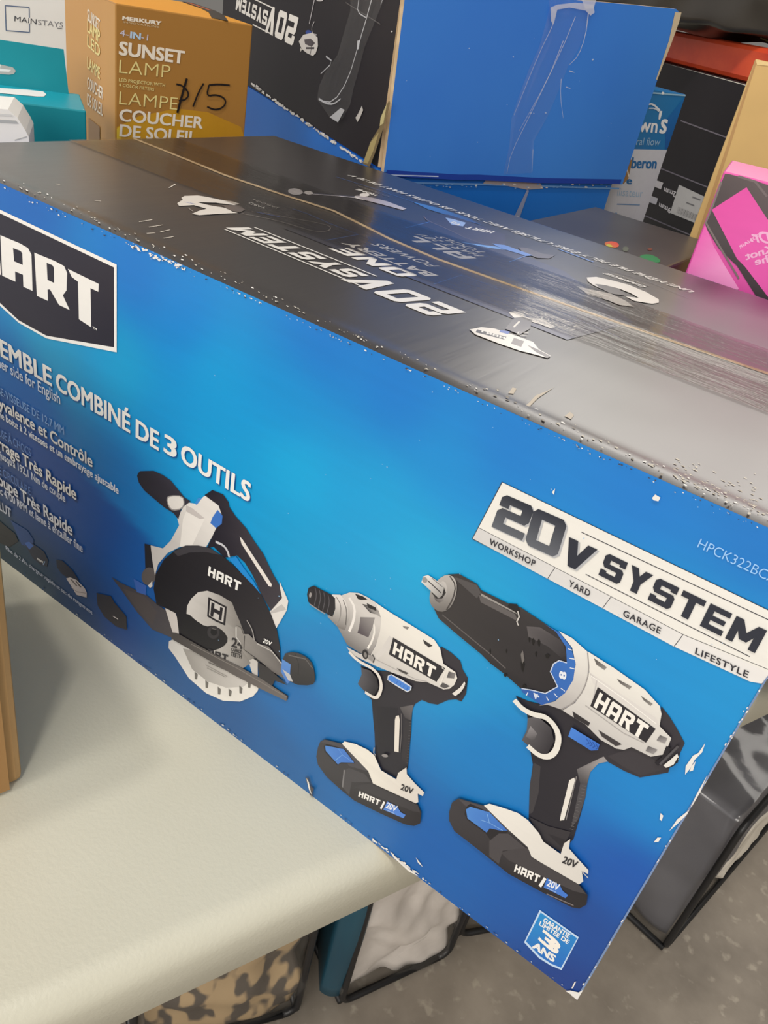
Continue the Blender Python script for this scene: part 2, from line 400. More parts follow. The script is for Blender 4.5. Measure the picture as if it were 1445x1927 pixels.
# ================================================================== folding tables
LIP = -.045
e0, e1 = at(238, 1927, 2, LIP), at(1399, 1369, 2, LIP)
ED = Vector((e1.x - e0.x, e1.y - e0.y)).normalized(); EN = Vector((-ED.y, ED.x))      # along the end, and into the table (left)
E0 = Vector((e0.x, e0.y))
def rounded_loop(c, la, lb, r, n=6):
    out = []
    for (a, b, t0) in ((la - r, r, -90), (la - r, lb - r, 0), (r, lb - r, 90), (r, r, 180)):
        for k in range(n + 1):
            t = math.radians(t0 + 90 * k / n); out.append(c + ED * (a + r * math.cos(t)) + EN * (b + r * math.sin(t)))
    return out
def folding_table(s0, s1, label):
    c = E0 + ED * s0; la = s1 - s0; lb = 1.83
    mid = c + ED * la / 2 + EN * lb / 2
    t = empty('folding_table', (mid.x, mid.y, FZ), label, 'table')
    bm = bmesh.new(); R = .016; loops = []
    prof = [(.030, LIP + .012), (.004, LIP), (0, LIP + .003)] + [(R - R * math.cos(math.radians(a)), -R + R * math.sin(math.radians(a))) for a in range(0, 91, 15)]
    for ins, z in prof:
        loops.append([bm.verts.new((p.x, p.y, z)) for p in rounded_loop(c + ED * ins + EN * ins, la - 2 * ins, lb - 2 * ins, .05 - ins * .6)])
    for A, B in zip(loops, loops[1:]):
        n = len(A)
        for k in range(n): bm.faces.new((A[k], A[(k + 1) % n], B[(k + 1) % n], B[k]))
    bm.faces.new(loops[-1]); bm.faces.new(loops[0][::-1])
    o = from_bm('tabletop', bm, M['table'], t, True)
    for q in (.34, lb - .34):
        bm = bmesh.new(); a, bb = c + ED * .10 + EN * q, c + ED * (la - .10) + EN * q
        tube(bm, [(a.x, a.y, LIP + .005), (a.x, a.y, FZ + .013), (bb.x, bb.y, FZ + .013), (bb.x, bb.y, LIP + .005)], .0127)
        from_bm('leg', bm, M['leg'], t, True)
    return t
folding_table(-.16, .60, 'off-white plastic folding table the big blue tool box stands on')
folding_table(.61, 1.37, 'off-white plastic folding table pushed up behind the near table')

# ================================================================== main tool carton
H, D, LEN = .28, .316, .534
FR = Face((0, 0, 0), (1, 0, 0), (0, 0, 1)); TOP = Face((0, 0, H), (1, 0, 0), (0, 1, 0))
carton = empty('tool_carton', (-LEN / 2, D / 2, 0), 'large worn blue cardboard tool set box with black top, in the foreground on the table', 'box')
CTL = [((50, 380), (45, 98, 190)), ((250, 520), (36, 112, 205)), ((350, 600), (32, 122, 212)), ((100, 655), (55, 142, 200)), ((230, 690), (38, 148, 212)),  # panel print blues; lower ones also hold greying from light bounced off the table
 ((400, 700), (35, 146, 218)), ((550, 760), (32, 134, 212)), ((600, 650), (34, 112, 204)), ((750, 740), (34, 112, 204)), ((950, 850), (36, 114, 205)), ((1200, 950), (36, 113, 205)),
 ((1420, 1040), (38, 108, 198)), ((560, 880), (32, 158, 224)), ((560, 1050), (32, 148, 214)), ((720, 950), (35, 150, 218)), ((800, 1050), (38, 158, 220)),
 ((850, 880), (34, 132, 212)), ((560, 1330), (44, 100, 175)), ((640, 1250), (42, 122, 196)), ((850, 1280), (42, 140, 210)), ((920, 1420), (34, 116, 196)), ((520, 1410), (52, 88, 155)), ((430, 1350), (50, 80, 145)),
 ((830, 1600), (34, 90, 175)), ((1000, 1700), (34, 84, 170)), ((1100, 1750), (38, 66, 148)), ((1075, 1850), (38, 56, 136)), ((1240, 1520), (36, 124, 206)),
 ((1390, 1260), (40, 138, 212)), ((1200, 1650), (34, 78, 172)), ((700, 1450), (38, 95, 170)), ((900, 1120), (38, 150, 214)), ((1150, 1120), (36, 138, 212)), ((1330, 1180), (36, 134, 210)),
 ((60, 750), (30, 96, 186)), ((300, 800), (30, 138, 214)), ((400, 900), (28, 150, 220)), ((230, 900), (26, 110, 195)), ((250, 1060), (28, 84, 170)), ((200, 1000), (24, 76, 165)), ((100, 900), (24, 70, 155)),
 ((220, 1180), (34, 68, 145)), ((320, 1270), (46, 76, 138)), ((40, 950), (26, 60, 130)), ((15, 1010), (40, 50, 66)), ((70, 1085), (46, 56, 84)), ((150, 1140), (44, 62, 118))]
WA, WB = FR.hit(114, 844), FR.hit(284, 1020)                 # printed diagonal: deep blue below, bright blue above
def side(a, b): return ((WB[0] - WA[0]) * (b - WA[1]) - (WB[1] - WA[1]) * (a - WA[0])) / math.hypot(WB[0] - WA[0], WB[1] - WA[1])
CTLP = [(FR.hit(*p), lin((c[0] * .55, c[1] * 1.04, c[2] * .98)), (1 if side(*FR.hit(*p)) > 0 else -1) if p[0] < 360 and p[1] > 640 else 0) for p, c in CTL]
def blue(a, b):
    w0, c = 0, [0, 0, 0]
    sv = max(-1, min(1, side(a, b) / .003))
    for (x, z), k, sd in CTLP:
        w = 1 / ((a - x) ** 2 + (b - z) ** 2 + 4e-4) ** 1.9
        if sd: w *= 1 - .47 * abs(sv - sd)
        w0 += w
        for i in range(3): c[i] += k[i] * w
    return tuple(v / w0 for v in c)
BLK = lin((46, 42, 42))
bm_v, bm_c, bm_f = [], [], []
def addg(g):
    b = len(bm_v); bm_v.extend(g[0]); bm_c.extend(g[1]); bm_f.extend([tuple(i + b for i in f) for f in g[2]])
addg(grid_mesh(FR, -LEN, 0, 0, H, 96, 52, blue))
def tophf(a, b):
    h = 0
    if b < .012: h = .0008 * math.sin(math.pi * b / .012)
    return h + .00012 * noise.noise((a * 30, b * 30, 0))
nf = len(bm_f)
addg(grid_mesh(TOP, -LEN, 0, 0, D, 120, 90, lambda a, b: BLK, tophf))
nt_ = len(bm_f)
EB = lin((34, 96, 190))
for o, u, v, la, lb, c in (((0, 0, 0), (0, 1, 0), (0, 0, 1), D, H, EB), ((-LEN, 0, 0), (0, 1, 0), (0, 0, 1), D, H, EB), ((-LEN, D, 0), (1, 0, 0), (0, 0, 1), LEN, H, EB), ((-LEN, 0, 0), (1, 0, 0), (0, 1, 0), LEN, D, lin((170, 130, 90)))):
    f = Face(o, u, v); addg(([f.pt(0, 0), f.pt(la, 0), f.pt(la, lb), f.pt(0, lb)], [c] * 4, [(0, 1, 2, 3)]))
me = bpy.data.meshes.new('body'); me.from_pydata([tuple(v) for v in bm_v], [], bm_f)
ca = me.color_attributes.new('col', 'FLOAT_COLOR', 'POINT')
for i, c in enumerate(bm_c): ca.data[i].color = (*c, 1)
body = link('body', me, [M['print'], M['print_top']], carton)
for p in me.polygons:
    p.material_index = 1 if nf <= p.index < nt_ else 0
    p.use_smooth = p.index < nt_
bmx = bmesh.new(); bmx.from_mesh(me); bc_ = Vector((-LEN / 2, D / 2, H / 2)); bmx.normal_update(); bmesh.ops.reverse_faces(bmx, faces=[f for f in bmx.faces if f.normal.dot(f.calc_center_median() - bc_) < 0]); bmx.to_mesh(me); bmx.free()

WH, DK = (236, 235, 232), (42, 40, 48)
# accessories pictured along the bottom
p = Print(FR, 4.8167, 0, 900)
p.poly([(-60, 330), (40, 420), (140, 500), (170, 570), (90, 620), (-60, 560)], (34, 36, 44))
p.poly([(100, 380), (250, 470), (310, 560), (300, 640), (200, 600), (150, 490)], (30, 70, 130))
p.poly([(225, 590), (270, 570), (400, 660), (440, 740), (430, 800), (370, 780), (300, 720), (260, 650)], (34, 40, 62))
p.poly([(225, 585), (270, 572), (310, 610), (270, 645)], (58, 100, 176))
p.text('HART', (338, 735), (395, 772), (342, 718), WH, block=True); p.stroke([(412, 752), (395, 782)], 8, (150, 180, 220))
p.poly([(515, 735), (570, 745), (660, 830), (720, 920), (700, 950), (620, 900), (560, 860), (520, 800)], (32, 36, 58))
p.poly([(605, 905), (640, 895), (700, 920), (770, 990), (792, 1035), (790, 1078), (700, 1055), (660, 990)], (214, 206, 204), (180, 172, 176), ((640, 900), (770, 1070)))
p.poly([(640, 912), (660, 915), (710, 975), (695, 975)], (120, 112, 112)); p.poly([(685, 925), (700, 930), (745, 985), (730, 985)], (90, 80, 78))
p.stroke([(650, 985), (700, 1025), (785, 1040)], 7, (150, 140, 140))
p.poly([(880, 1035), (960, 1055), (1010, 1065), (1040, 1120), (1150, 1250), (1155, 1370), (1060, 1340), (950, 1250), (890, 1150)], (42, 42, 56), (52, 48, 52), ((900, 1050), (1140, 1350)))
p.stroke([(1030, 1247), (1075, 1275)], 9, (220, 215, 215))
p.hline('Piles de 2 Ah, chargeur rapide et sac de rangement', 60, (843, 1232), 34, (196, 204, 224), bold=.012)
p.build('accessory_pictures', carton)

# ---- panel lettering
p = Print(FR, 2.89, 0, 640); SH = (24, 84, 150)
p.hline('ENSEMBLE', -38, (283, 249), 92, WH, SH, vis='SEMBLE', bold=.03)
p.hline('COMBINÉ', 312, (708, 502), 96, WH, SH, bold=.03)
p.hline('DE', 744, (863, 597), 98, WH, SH, bold=.03)
p.hline('3', 898, (958, 641), 98, WH, SH, bold=.03)
p.hline('OUTILS', 990, (1358, 877), 104, WH, SH, bold=.03)
LB = (136, 176, 226)
p.hline('See other side for English', -6, (332, 347), 56, (214, 224, 238), vis='her side for English', bold=.012)
p.hline('PERCEUSE-VISSEUSE DE 12,7 MM', -4, (353, 514), 42, LB, vis='SE-VISSEUSE DE 12,7 MM', bold=.0)
p.hline('Polyvalence et Contrôle', 2, (507, 690), 62, WH, SH, vis='yvalence et Contrôle', bold=.02)
p.hline('avec une boite à 2 vitesses et un embrayage ajustable', 0, (649, 836), 40, (226, 230, 238), vis='ne boite à 2 vitesses et un embrayage ajustable', bold=.022)
p.hline('VISSEUSE À CHOCS', 0, (174, 634), 42, (100, 140, 205), vis='USE À CHOCS')
p.hline('Serrage Très Rapide', -2, (420, 868), 62, WH, (20, 50, 110), vis='rrage Très Rapide', bold=.02)
p.hline("jusqu'à 192,1 Nm de couple", 8, (361, 880), 40, (214, 220, 232), bold=.018)
p.hline('SCIE CIRCULAIRE', 24, (173, 844), 42, (84, 122, 190), vis='CIRCULAIRE')
p.hline('Coupe Très Rapide', -2, (399, 1062), 62, (224, 226, 232), (20, 44, 100), vis='oupe Très Rapide', bold=.02)
p.hline('avec 4700 RPM et lame à entailler fine', -4, (455, 1152), 42, (206, 212, 228), vis='ec 4700 RPM et lame à entailler fine', bold=.018)
p.hline('INCLUT', 6, (68, 965), 46, (190, 196, 210), vis='LUT', bold=.025)
p.build('panel_text', carton)
p = Print(FR, 2.513, 870, 890); p.hline('HPCK322BCA', 1110, (1478, 524), 52, (150, 196, 242), bold=-.004)
p.build('model_number', carton)

# ---- brand shield
p = Print(FR, 2.89, 0, 240)
q = [p.P(*c) for c in ((637, 745), (637, 1222), (255, 1143), (105, 1065), (0, 975))]
uc = (q[2][0] + q[3][0]) / 2; zt = q[0][1]
def shield(d, col):
    r, zb, fl = q[0][0] - d, q[1][1] + d, (q[2][1] + q[3][1]) / 2 + d * .8
    hw = (q[2][0] - q[3][0]) / 2; t = zt - d
    p.L += 1
    p.plane_poly([(r, t), (r, zb), (uc + hw, fl), (uc - hw, fl), (2 * uc - r, zb), (2 * uc - r, t)], col)
shield(0, WH); shield(.0021, (40, 40, 54))
p.poly([(372, 768), (540, 850), (538, 893), (495, 873), (499, 1086), (432, 1042), (427, 838), (393, 812)], WH)
p.poly([(5, 585), (112, 630), (155, 655), (174, 690), (180, 888), (130, 865), (128, 800), (85, 782), (87, 838), (15, 805)], WH)
p.poly([(74, 655), (114, 670), (124, 683), (127, 747), (80, 727)], (40, 40, 54))
p.poly([(190, 680), (300, 725), (352, 753), (368, 790), (365, 885), (345, 912), (382, 992), (324, 964), (275, 880), (262, 880), (264, 942), (204, 915)], WH)
p.poly([(257, 735), (288, 748), (297, 762), (298, 845), (262, 828)], (40, 40, 54))
g0 = p.P(5, 585)                                     # the H, mostly outside the frame
g1 = p.P(15, 805); w = p.P(112, 630)[0] - g0[0]
for (a, b_, c, d) in ((-1.12, 0, -.78, 1), (-.42, 0, -.10, 1), (-.8, .4, -.4, .62)):
    z0, z1 = g1[1] + (g0[1] - g1[1]) * b_, g1[1] + (g0[1] - g1[1]) * d
    p.L += 1; p.plane_poly([(g0[0] + a * w * 1.2, z0), (g0[0] + c * w * 1.2, z0), (g0[0] + c * w * 1.2, z1), (g0[0] + a * w * 1.2, z1)], WH)
p.text('TM', (508, 1092), (529, 1103), (508, 1080), WH, bold=.03)
tag(p.build('brand_badge', carton), 'black shield with white block letters, left end of the blue panel')

# ---- system banner
p = Print(FR, 2.513, 870, 890)
p.poly([(188, 40), (1562, 700), (1560, 760), (1418, 999), (46, 311)], (48, 52, 66))
p.poly([(191, 44), (1558, 702), (1556, 758), (1416, 994), (51, 309)], (228, 226, 220))
p.poly([(80, 258), (705, 584), (1045, 763), (1470, 950), (1416, 994), (1360, 984), (1000, 818), (51, 309)], (206, 205, 204), (226, 224, 222), ((60, 290), (700, 610)))
p.stroke([(80, 258), (440, 445), (705, 583), (1045, 762), (1450, 928)], 2.6, (56, 56, 64))
for a, b_ in (((440, 445), (405, 498)), ((705, 583), (665, 637)), ((1045, 762), (1003, 818))): p.stroke([a, b_], 3, (56, 56, 64))
p.stroke([(565, 278), (1500, 716)], 4, (50, 50, 60)); p.stroke([(585, 477), (1360, 866)], 4, (50, 50, 60))
G2, G1 = (40, 44, 56), (96, 100, 108)
for t, a, b_, c in (('2', (140, 252), (285, 318), (196, 96)), ('0', (296, 332), (448, 402), (344, 160)), ('V', (453, 415), (584, 475), (507, 300))):
    p.text(t, (a[0] + 8, a[1] + 8), (b_[0] + 8, b_[1] + 8), (c[0] + 8, c[1] + 8), (176, 178, 182), block=True)
    p.text(t, a, b_, c, G1 if t != 'V' else G2, block=True, col2=G2)
p.text('SYSTEM', (646, 478), (1385, 848), (686, 374), (40, 44, 56), block=True)
for t, a, b_, c in (('WORKSHOP', (130, 333), (344, 440), (136, 306)), ('YARD', (505, 530), (603, 581), (512, 503)), ('GARAGE', (762, 672), (936, 757), (769, 644)), ('LIFESTYLE', (1103, 850), (1350, 964), (1110, 822))):
    p.text(t, a, b_, c, (48, 48, 56), bold=.018, spacing=1.1)
tag(p.build('system_banner', carton), 'slanted white banner with dark lettering near the right end')

# ---- warranty badge
p = Print(FR, 7.225, 940, 1680)
p.poly([(550, 228), (1080, 598), (846, 1045), (700, 985), (540, 885), (336, 668)], (190, 214, 240))
p.poly([(562, 262), (1058, 612), (838, 1015), (700, 955), (550, 855), (362, 656)], (36, 140, 206), (30, 104, 190), ((560, 300), (820, 1000)))
p.text('GARANTIE', (592, 388), (940, 616), (618, 332), WH, bold=.03)
p.text('LIMITÉE DE', (540, 430), (932, 694), (562, 380), WH, bold=.03)
p.text('3', (560, 650), (752, 815), (622, 512), (240, 234, 226), bold=.06)
p.text('ANS', (452, 735), (732, 932), (490, 658), WH, bold=.05)
tag(p.build('warranty_badge', carton), 'small blue square with white lettering at the lower right corner')

# ---- circular saw
p = Print(FR, 3.44, 200, 860)
p.poly([(35, 775), (100, 815), (260, 890), (330, 950), (440, 1030), (460, 1100), (600, 1190), (700, 1270), (860, 1360), (1000, 1430), (1180, 1545), (1175, 1572), (1000, 1490), (830, 1402), (640, 1290), (480, 1190), (300, 1115), (200, 1000), (100, 860)], (64, 62, 72), (86, 80, 78), ((100, 820), (900, 1400)), smooth=0)
p.poly([(250, 560), (295, 570), (300, 640), (318, 745), (255, 722)], (34, 34, 42))
p.poly([(110, 850), (250, 900), (330, 1000), (300, 1090), (200, 980)], (78, 72, 74))
p.poly([(178, 785), (262, 832), (258, 892), (200, 872)], (56, 96, 176)); p.ell(278, 770, 46, 58, (92, 86, 86), 10); p.poly([(272, 832), (300, 800), (302, 836), (285, 845)], (214, 210, 206))
p.poly([(520, 290), (575, 300), (640, 250), (690, 260), (735, 320), (755, 390), (720, 460), (650, 580), (570, 575), (480, 580), (400, 620), (340, 690), (318, 765), (300, 660), (290, 570), (370, 590), (420, 540), (475, 440), (462, 395)], (226, 222, 218), (200, 196, 194), ((600, 330), (450, 560)))
p.poly([(500, 400), (530, 330), (640, 400), (560, 570), (480, 580)], (232, 228, 224)); p.poly([(520, 310), (560, 330), (640, 395), (610, 400), (520, 350)], (196, 190, 188))
p.poly([(575, 300), (600, 262), (625, 262), (590, 308)], (64, 140, 214))
p.poly([(203, 120), (212, 100), (225, 90), (310, 88), (370, 115), (420, 150), (510, 260), (550, 285), (490, 330), (470, 402), (440, 362), (380, 325), (250, 215), (215, 165)], (36, 34, 46), (54, 52, 64), ((280, 200), (420, 130)))
p.poly([(390, 262), (420, 245), (500, 248), (514, 300), (495, 338), (432, 348), (405, 322)], (150, 146, 146), smooth=1); p.poly([(398, 266), (424, 252), (496, 254), (506, 300), (490, 330), (436, 340), (411, 318)], (226, 222, 218), smooth=1)
p.poly([(1125, 800), (1182, 930), (1172, 990), (1105, 1105), (1060, 1000), (1130, 905)], (222, 218, 214)); p.poly([(1062, 1003), (1140, 950), (1170, 985), (1080, 1010)], (190, 186, 184))
p.poly([(640, 245), (690, 212), (760, 240), (795, 290), (800, 320), (840, 380), (910, 460), (960, 540), (1020, 625), (1080, 750), (1125, 830), (1142, 910), (1070, 992), (1010, 890), (950, 760), (900, 680), (850, 635), (800, 645), (770, 650), (700, 580), (655, 588), (710, 470), (757, 390), (732, 312)], (34, 32, 44), (60, 56, 64), ((760, 500), (960, 520)))
p.poly([(725, 340), (757, 378), (752, 430), (715, 458), (678, 425), (692, 388)], (62, 116, 198)); p.poly([(868, 512), (886, 530), (1076, 822), (1072, 838), (1055, 832), (880, 560)], (228, 222, 216))
p.stroke([(712, 546), (762, 568), (790, 605), (800, 645)], 18, (200, 200, 206), 1)
p.poly([(410, 1190), (450, 1170), (660, 1260), (830, 1380), (1000, 1450), (985, 1510), (955, 1545), (870, 1580), (760, 1575), (650, 1525), (540, 1430), (450, 1290), (408, 1235)], (226, 222, 216), (200, 198, 196), ((600, 1500), (450, 1200)))
p.poly([(385, 975), (445, 985), (505, 1160), (440, 1150)], (206, 200, 196))
p.poly([(500, 1235), (600, 1260), (720, 1330), (830, 1390), (985, 1430), (985, 1300), (900, 1240), (960, 1430), (890, 1485), (780, 1490), (660, 1450), (560, 1370)], (150, 146, 142), (196, 192, 188), ((540, 1260), (860, 1460)))
for x, y in ((585, 1415), (655, 1470), (735, 1512), (805, 1524), (875, 1505), (930, 1468)):
    p.poly([(x - 9, y - 30), (x + 12, y - 12), (x + 8, y + 22), (x - 8, y + 20)], (108, 104, 100))
p.poly([(325, 760), (345, 720), (380, 660), (450, 600), (520, 570), (600, 570), (680, 588), (760, 640), (820, 690), (880, 750), (950, 820), (1010, 890), (1070, 1010), (1110, 1120), (1130, 1230), (1135, 1400), (1080, 1420), (1000, 1330), (880, 1250), (660, 1250), (560, 1230), (480, 1170), (460, 1010), (400, 980), (330, 950), (312, 850)], (26, 25, 32), (40, 38, 44), ((400, 900), (900, 800)))
p.poly([(440, 610), (520, 572), (600, 570), (680, 588), (745, 632), (650, 612), (545, 615), (470, 640)], (62, 60, 66))
p.poly([(800, 655), (846, 640), (900, 720), (960, 800), (1006, 884), (960, 830), (880, 748)], (28, 136, 212))
p.poly([(525, 1010), (530, 960), (555, 915), (600, 872), (660, 862), (740, 890), (820, 938), (840, 990), (870, 1060), (900, 1140), (960, 1200), (985, 1290), (880, 1330), (800, 1375), (740, 1330), (660, 1270), (640, 1100), (560, 1040)], (120, 116, 112), (206, 202, 198), ((880, 1010), (620, 930)))
p.poly([(640, 1240), (780, 1200), (880, 1240), (940, 1330), (860, 1385), (740, 1330)], (196, 192, 188), (130, 126, 122), ((700, 1250), (900, 1350)))
p.poly([(540, 1010), (580, 1050), (650, 1095), (700, 1085), (765, 1120), (800, 1180), (760, 1230), (660, 1262), (570, 1230), (480, 1150), (505, 1020)], (28, 27, 32), smooth=1)
p.ell(700, 1130, 40, 42, (52, 50, 54)); p.ell(703, 1128, 22, 24, (24, 24, 28)); p.stroke([(690, 1105), (718, 1112)], 5, (110, 106, 106))
p.poly([(668, 903), (787, 965), (776, 1087), (715, 1060), (660, 1028)], (36, 34, 40)); p.poly([(680, 922), (774, 971), (764, 1068), (714, 1046), (672, 1020)], (196, 192, 188))
p.poly([(688, 935), (708, 945), (706, 975), (742, 993), (744, 965), (762, 973), (752, 1056), (734, 1048), (738, 1018), (704, 1000), (698, 1032), (680, 1022)], (36, 34, 40)); p.poly([(700, 1015), (735, 1035), (728, 1044), (706, 1036)], (196, 192, 188))
p.text('HART', (664, 762), (872, 868), (672, 702), WH, block=True)
p.text('24', (818, 1222), (890, 1240), (822, 1165), (44, 42, 46), block=False, bold=.03); p.text('CARBIDE', (816, 1250), (882, 1268), (817, 1230), (50, 48, 50), bold=.02); p.text('TEETH', (812, 1282), (882, 1300), (814, 1256), (50, 48, 50), bold=.03)
p.text('ART', (663, 1278), (792, 1322), (668, 1235), (48, 46, 50), block=True)
p.stroke([(670, 1325), (820, 1390)], 6, (96, 92, 90)); p.stroke([(650, 1340), (790, 1415)], 3, (120, 116, 112)); p.stroke([(660, 1360), (780, 1420)], 3, (120, 116, 112))
p.text('20V', (1022, 1192), (1074, 1216), (1030, 1168), WH, bold=.03)
p.poly([(830, 1130), (850, 1085), (880, 1100), (895, 1140), (930, 1140), (990, 1200), (1060, 1220), (1180, 1365), (1217, 1445), (1180, 1440), (1080, 1380), (1000, 1310), (900, 1240)], (150, 146, 142), (92, 88, 88), ((860, 1100), (1100, 1350)))
p.stroke([(850, 1095), (850, 1160), (880, 1200)], 8, (214, 212, 208)); p.stroke([(905, 1150), (900, 1240), (985, 1300)], 7, (60, 56, 58)); p.stroke([(985, 1200), (1080, 1250), (1190, 1390)], 9, (190, 186, 182)); p.stroke([(920, 1050), (955, 1110), (968, 1180)], 9, (160, 156, 154), 1)
p.poly([(990, 1320), (1060, 1360), (1180, 1470), (1100, 1440), (1080, 1480), (1000, 1430)], (48, 46, 50))
p.poly([(440, 1130), (480, 1140), (700, 1265), (860, 1345), (1000, 1420), (1180, 1540), (1175, 1572), (1000, 1490), (830, 1402), (640, 1290), (430, 1170)], (70, 66, 66), (104, 98, 96), ((500, 1200), (1100, 1520)))
p.stroke([(560, 1205), (860, 1362), (1178, 1548)], 6, (128, 122, 118))
p.poly([(1148, 1268), (1230, 1252), (1310, 1288), (1350, 1340), (1364, 1440), (1340, 1472), (1220, 1466), (1165, 1400)], (64, 62, 64), (40, 40, 44), ((1250, 1270), (1290, 1460)), smooth=1)
p.stroke([(1230, 1262), (1256, 1330), (1252, 1400)], 5, (34, 34, 36)); p.stroke([(1190, 1275), (1300, 1300), (1345, 1360)], 8, (104, 102, 102))
p.poly([(1148, 1300), (1204, 1335), (1196, 1450), (1180, 1460), (1140, 1380)], (92, 140, 206), (70, 120, 196), ((1150, 1320), (1190, 1440))); p.poly([(1150, 1365), (1200, 1400), (1218, 1446), (1190, 1440)], (186, 186, 188))
tag(p.build('saw_picture', carton), 'printed picture of a black and white circular saw')

# ---- impact driver
p = Print(FR, 4.0147, 560, 1080)
K1, K2, KH = (36, 35, 44), (58, 56, 62), (104, 100, 102)
p.poly([(480, 690), (560, 720), (720, 740), (1000, 810), (1060, 640), (1085, 545), (1160, 590), (1232, 655), (1250, 720), (1288, 785), (1276, 900), (1240, 962), (1200, 945), (1140, 950), (1060, 985), (1000, 975), (940, 950), (890, 980), (870, 1020), (864, 1100), (860, 1200), (850, 1290), (836, 1460), (760, 1545), (640, 1480), (590, 1385), (583, 1200), (572, 1080), (562, 950), (500, 870), (465, 832), (490, 760)], K1, (50, 47, 54), ((600, 900), (1000, 900)))
p.poly([(600, 1000), (760, 1010), (740, 1340), (620, 1360)], (32, 31, 40)); p.poly([(775, 1005), (880, 985), (866, 1050), (860, 1105), (815, 1085)], KH, (60, 58, 62), ((860, 1000), (800, 1090)))
p.poly([(815, 1100), (864, 1110), (850, 1290), (838, 1440), (790, 1400)], (46, 44, 50))
for i in range(16): p.stroke([(846 - i * 1.2, 1120 + i * 20), (864 - i * 1.5, 1120 + i * 20)], 4, (84, 82, 86))
p.poly([(748, 1068), (770, 1064), (776, 1100), (768, 1342), (735, 1336), (740, 1100)], (224, 218, 208)); p.stroke([(788, 1050), (790, 1200), (778, 1345)], 5, (120, 116, 116))
p.poly([(330, 160), (400, 135), (470, 140), (540, 175), (600, 215), (660, 280), (650, 400), (620, 480), (560, 605), (480, 595), (380, 530), (310, 400), (300, 300)], (208, 204, 200), (108, 104, 104), ((480, 250), (380, 540)))
p.stroke([(395, 175), (440, 250), (430, 350), (395, 430)], 22, (232, 228, 224), 1); p.stroke([(570, 330), (590, 420), (570, 500), (535, 560)], 16, (232, 228, 222), 1)
p.poly([(480, 322), (590, 325), (572, 400), (540, 475), (458, 440), (470, 400)], (76, 68, 76), (150, 146, 144), ((480, 440), (580, 340)))
p.poly([(440, 145), (500, 165), (535, 190), (490, 192), (462, 185)], (34, 32, 36)); p.poly([(495, 222), (560, 235), (600, 262), (650, 290), (662, 312), (648, 334), (600, 300), (556, 290), (530, 262)], (60, 58, 62), (180, 176, 172), ((560, 260), (640, 300))); p.poly([(528, 215), (598, 250), (600, 275), (540, 250)], (36, 34, 38))
p.poly([(265, 150), (330, 152), (370, 200), (390, 260), (396, 330), (362, 420), (310, 398), (228, 312), (280, 300), (288, 200)], (220, 216, 212), (120, 116, 114), ((320, 180), (330, 400)))
p.stroke([(300, 170), (335, 230), (330, 330), (300, 380)], 9, (140, 136, 134), 1); p.stroke([(350, 190), (380, 270), (370, 380)], 7, (90, 86, 86), 1)
p.poly([(78, 150), (90, 100), (130, 84), (200, 122), (262, 152), (290, 180), (292, 260), (270, 320), (215, 290), (120, 240), (88, 205)], (34, 33, 40))
for x, y in ((140, 100), (172, 118), (205, 135), (238, 152)): p.stroke([(x, y), (x + 12, y + 55), (x - 8, y + 135)], 7, (86, 84, 90), 1)
p.ell(106, 152, 20, 42, (44, 42, 48), 8); p.ell(104, 154, 9, 20, (150, 146, 146), 8); p.stroke([(100, 222), (160, 262), (215, 296)], 10, (150, 148, 150))
p.poly([(600, 212), (700, 280), (880, 390), (1040, 490), (1085, 558), (1108, 672), (1200, 735), (1213, 780), (1190, 832), (1155, 860), (1110, 866), (990, 812), (900, 803), (720, 738), (600, 690), (470, 628), (415, 600), (378, 545), (480, 598), (560, 605), (600, 530), (630, 430), (640, 330)], (230, 226, 218), (200, 196, 192), ((860, 450), (760, 740)))
p.poly([(610, 640), (700, 560), (730, 480), (700, 460), (640, 560), (590, 610)], (208, 204, 200)); p.stroke([(600, 640), (900, 790), (985, 806)], 8, (170, 166, 164))
p.poly([(800, 385), (852, 395), (838, 414), (812, 402)], (130, 126, 124)); p.poly([(955, 488), (1028, 535), (1000, 548), (965, 520)], (52, 48, 50)); p.poly([(755, 702), (848, 742), (830, 752), (780, 728)], (70, 66, 66))
p.poly([(730, 473), (1123, 706), (1057, 808), (697, 600)], (40, 38, 44)); p.text('HART', (724, 594), (1035, 785), (742, 506), (236, 232, 224), block=True)
p.poly([(1150, 728), (1203, 745), (1190, 782), (1135, 775)], (84, 82, 84), (130, 126, 126), ((1150, 740), (1190, 770))); p.poly([(1105, 812), (1160, 840), (1120, 857), (1082, 840)], (84, 82, 84))
p.stroke([(1100, 700), (1128, 722), (1085, 830)], 9, (228, 224, 218))
p.poly([(1175, 895), (1235, 850), (1270, 803), (1280, 830), (1240, 885), (1200, 914)], (222, 218, 212)); p.stroke([(1215, 925), (1265, 860), (1285, 800)], 6, (24, 24, 28))
p.ell(520, 600, 22, 36, (40, 38, 42), -10); p.ell(522, 604, 11, 20, (130, 126, 124), -10); p.poly([(545, 600), (580, 612), (590, 640), (575, 655), (545, 635)], (150, 146, 144)); p.stroke([(575, 600), (592, 630), (580, 662)], 8, (40, 38, 42))
p.poly([(490, 700), (560, 722), (610, 780), (622, 850), (580, 922), (520, 882), (465, 822), (495, 750)], (30, 28, 36), (84, 82, 88), ((590, 830), (505, 770)))
p.stroke([(400, 580), (440, 625), (500, 668), (570, 700), (625, 755), (645, 830), (632, 895), (600, 935), (520, 885)], 27, (222, 216, 208), 2)
p.poly([(692, 760), (718, 748), (800, 790), (872, 840), (868, 868), (838, 884), (760, 840), (688, 792)], (206, 212, 222), smooth=0); p.poly([(698, 764), (720, 756), (862, 844), (858, 868), (836, 874), (694, 790)], (72, 130, 210))
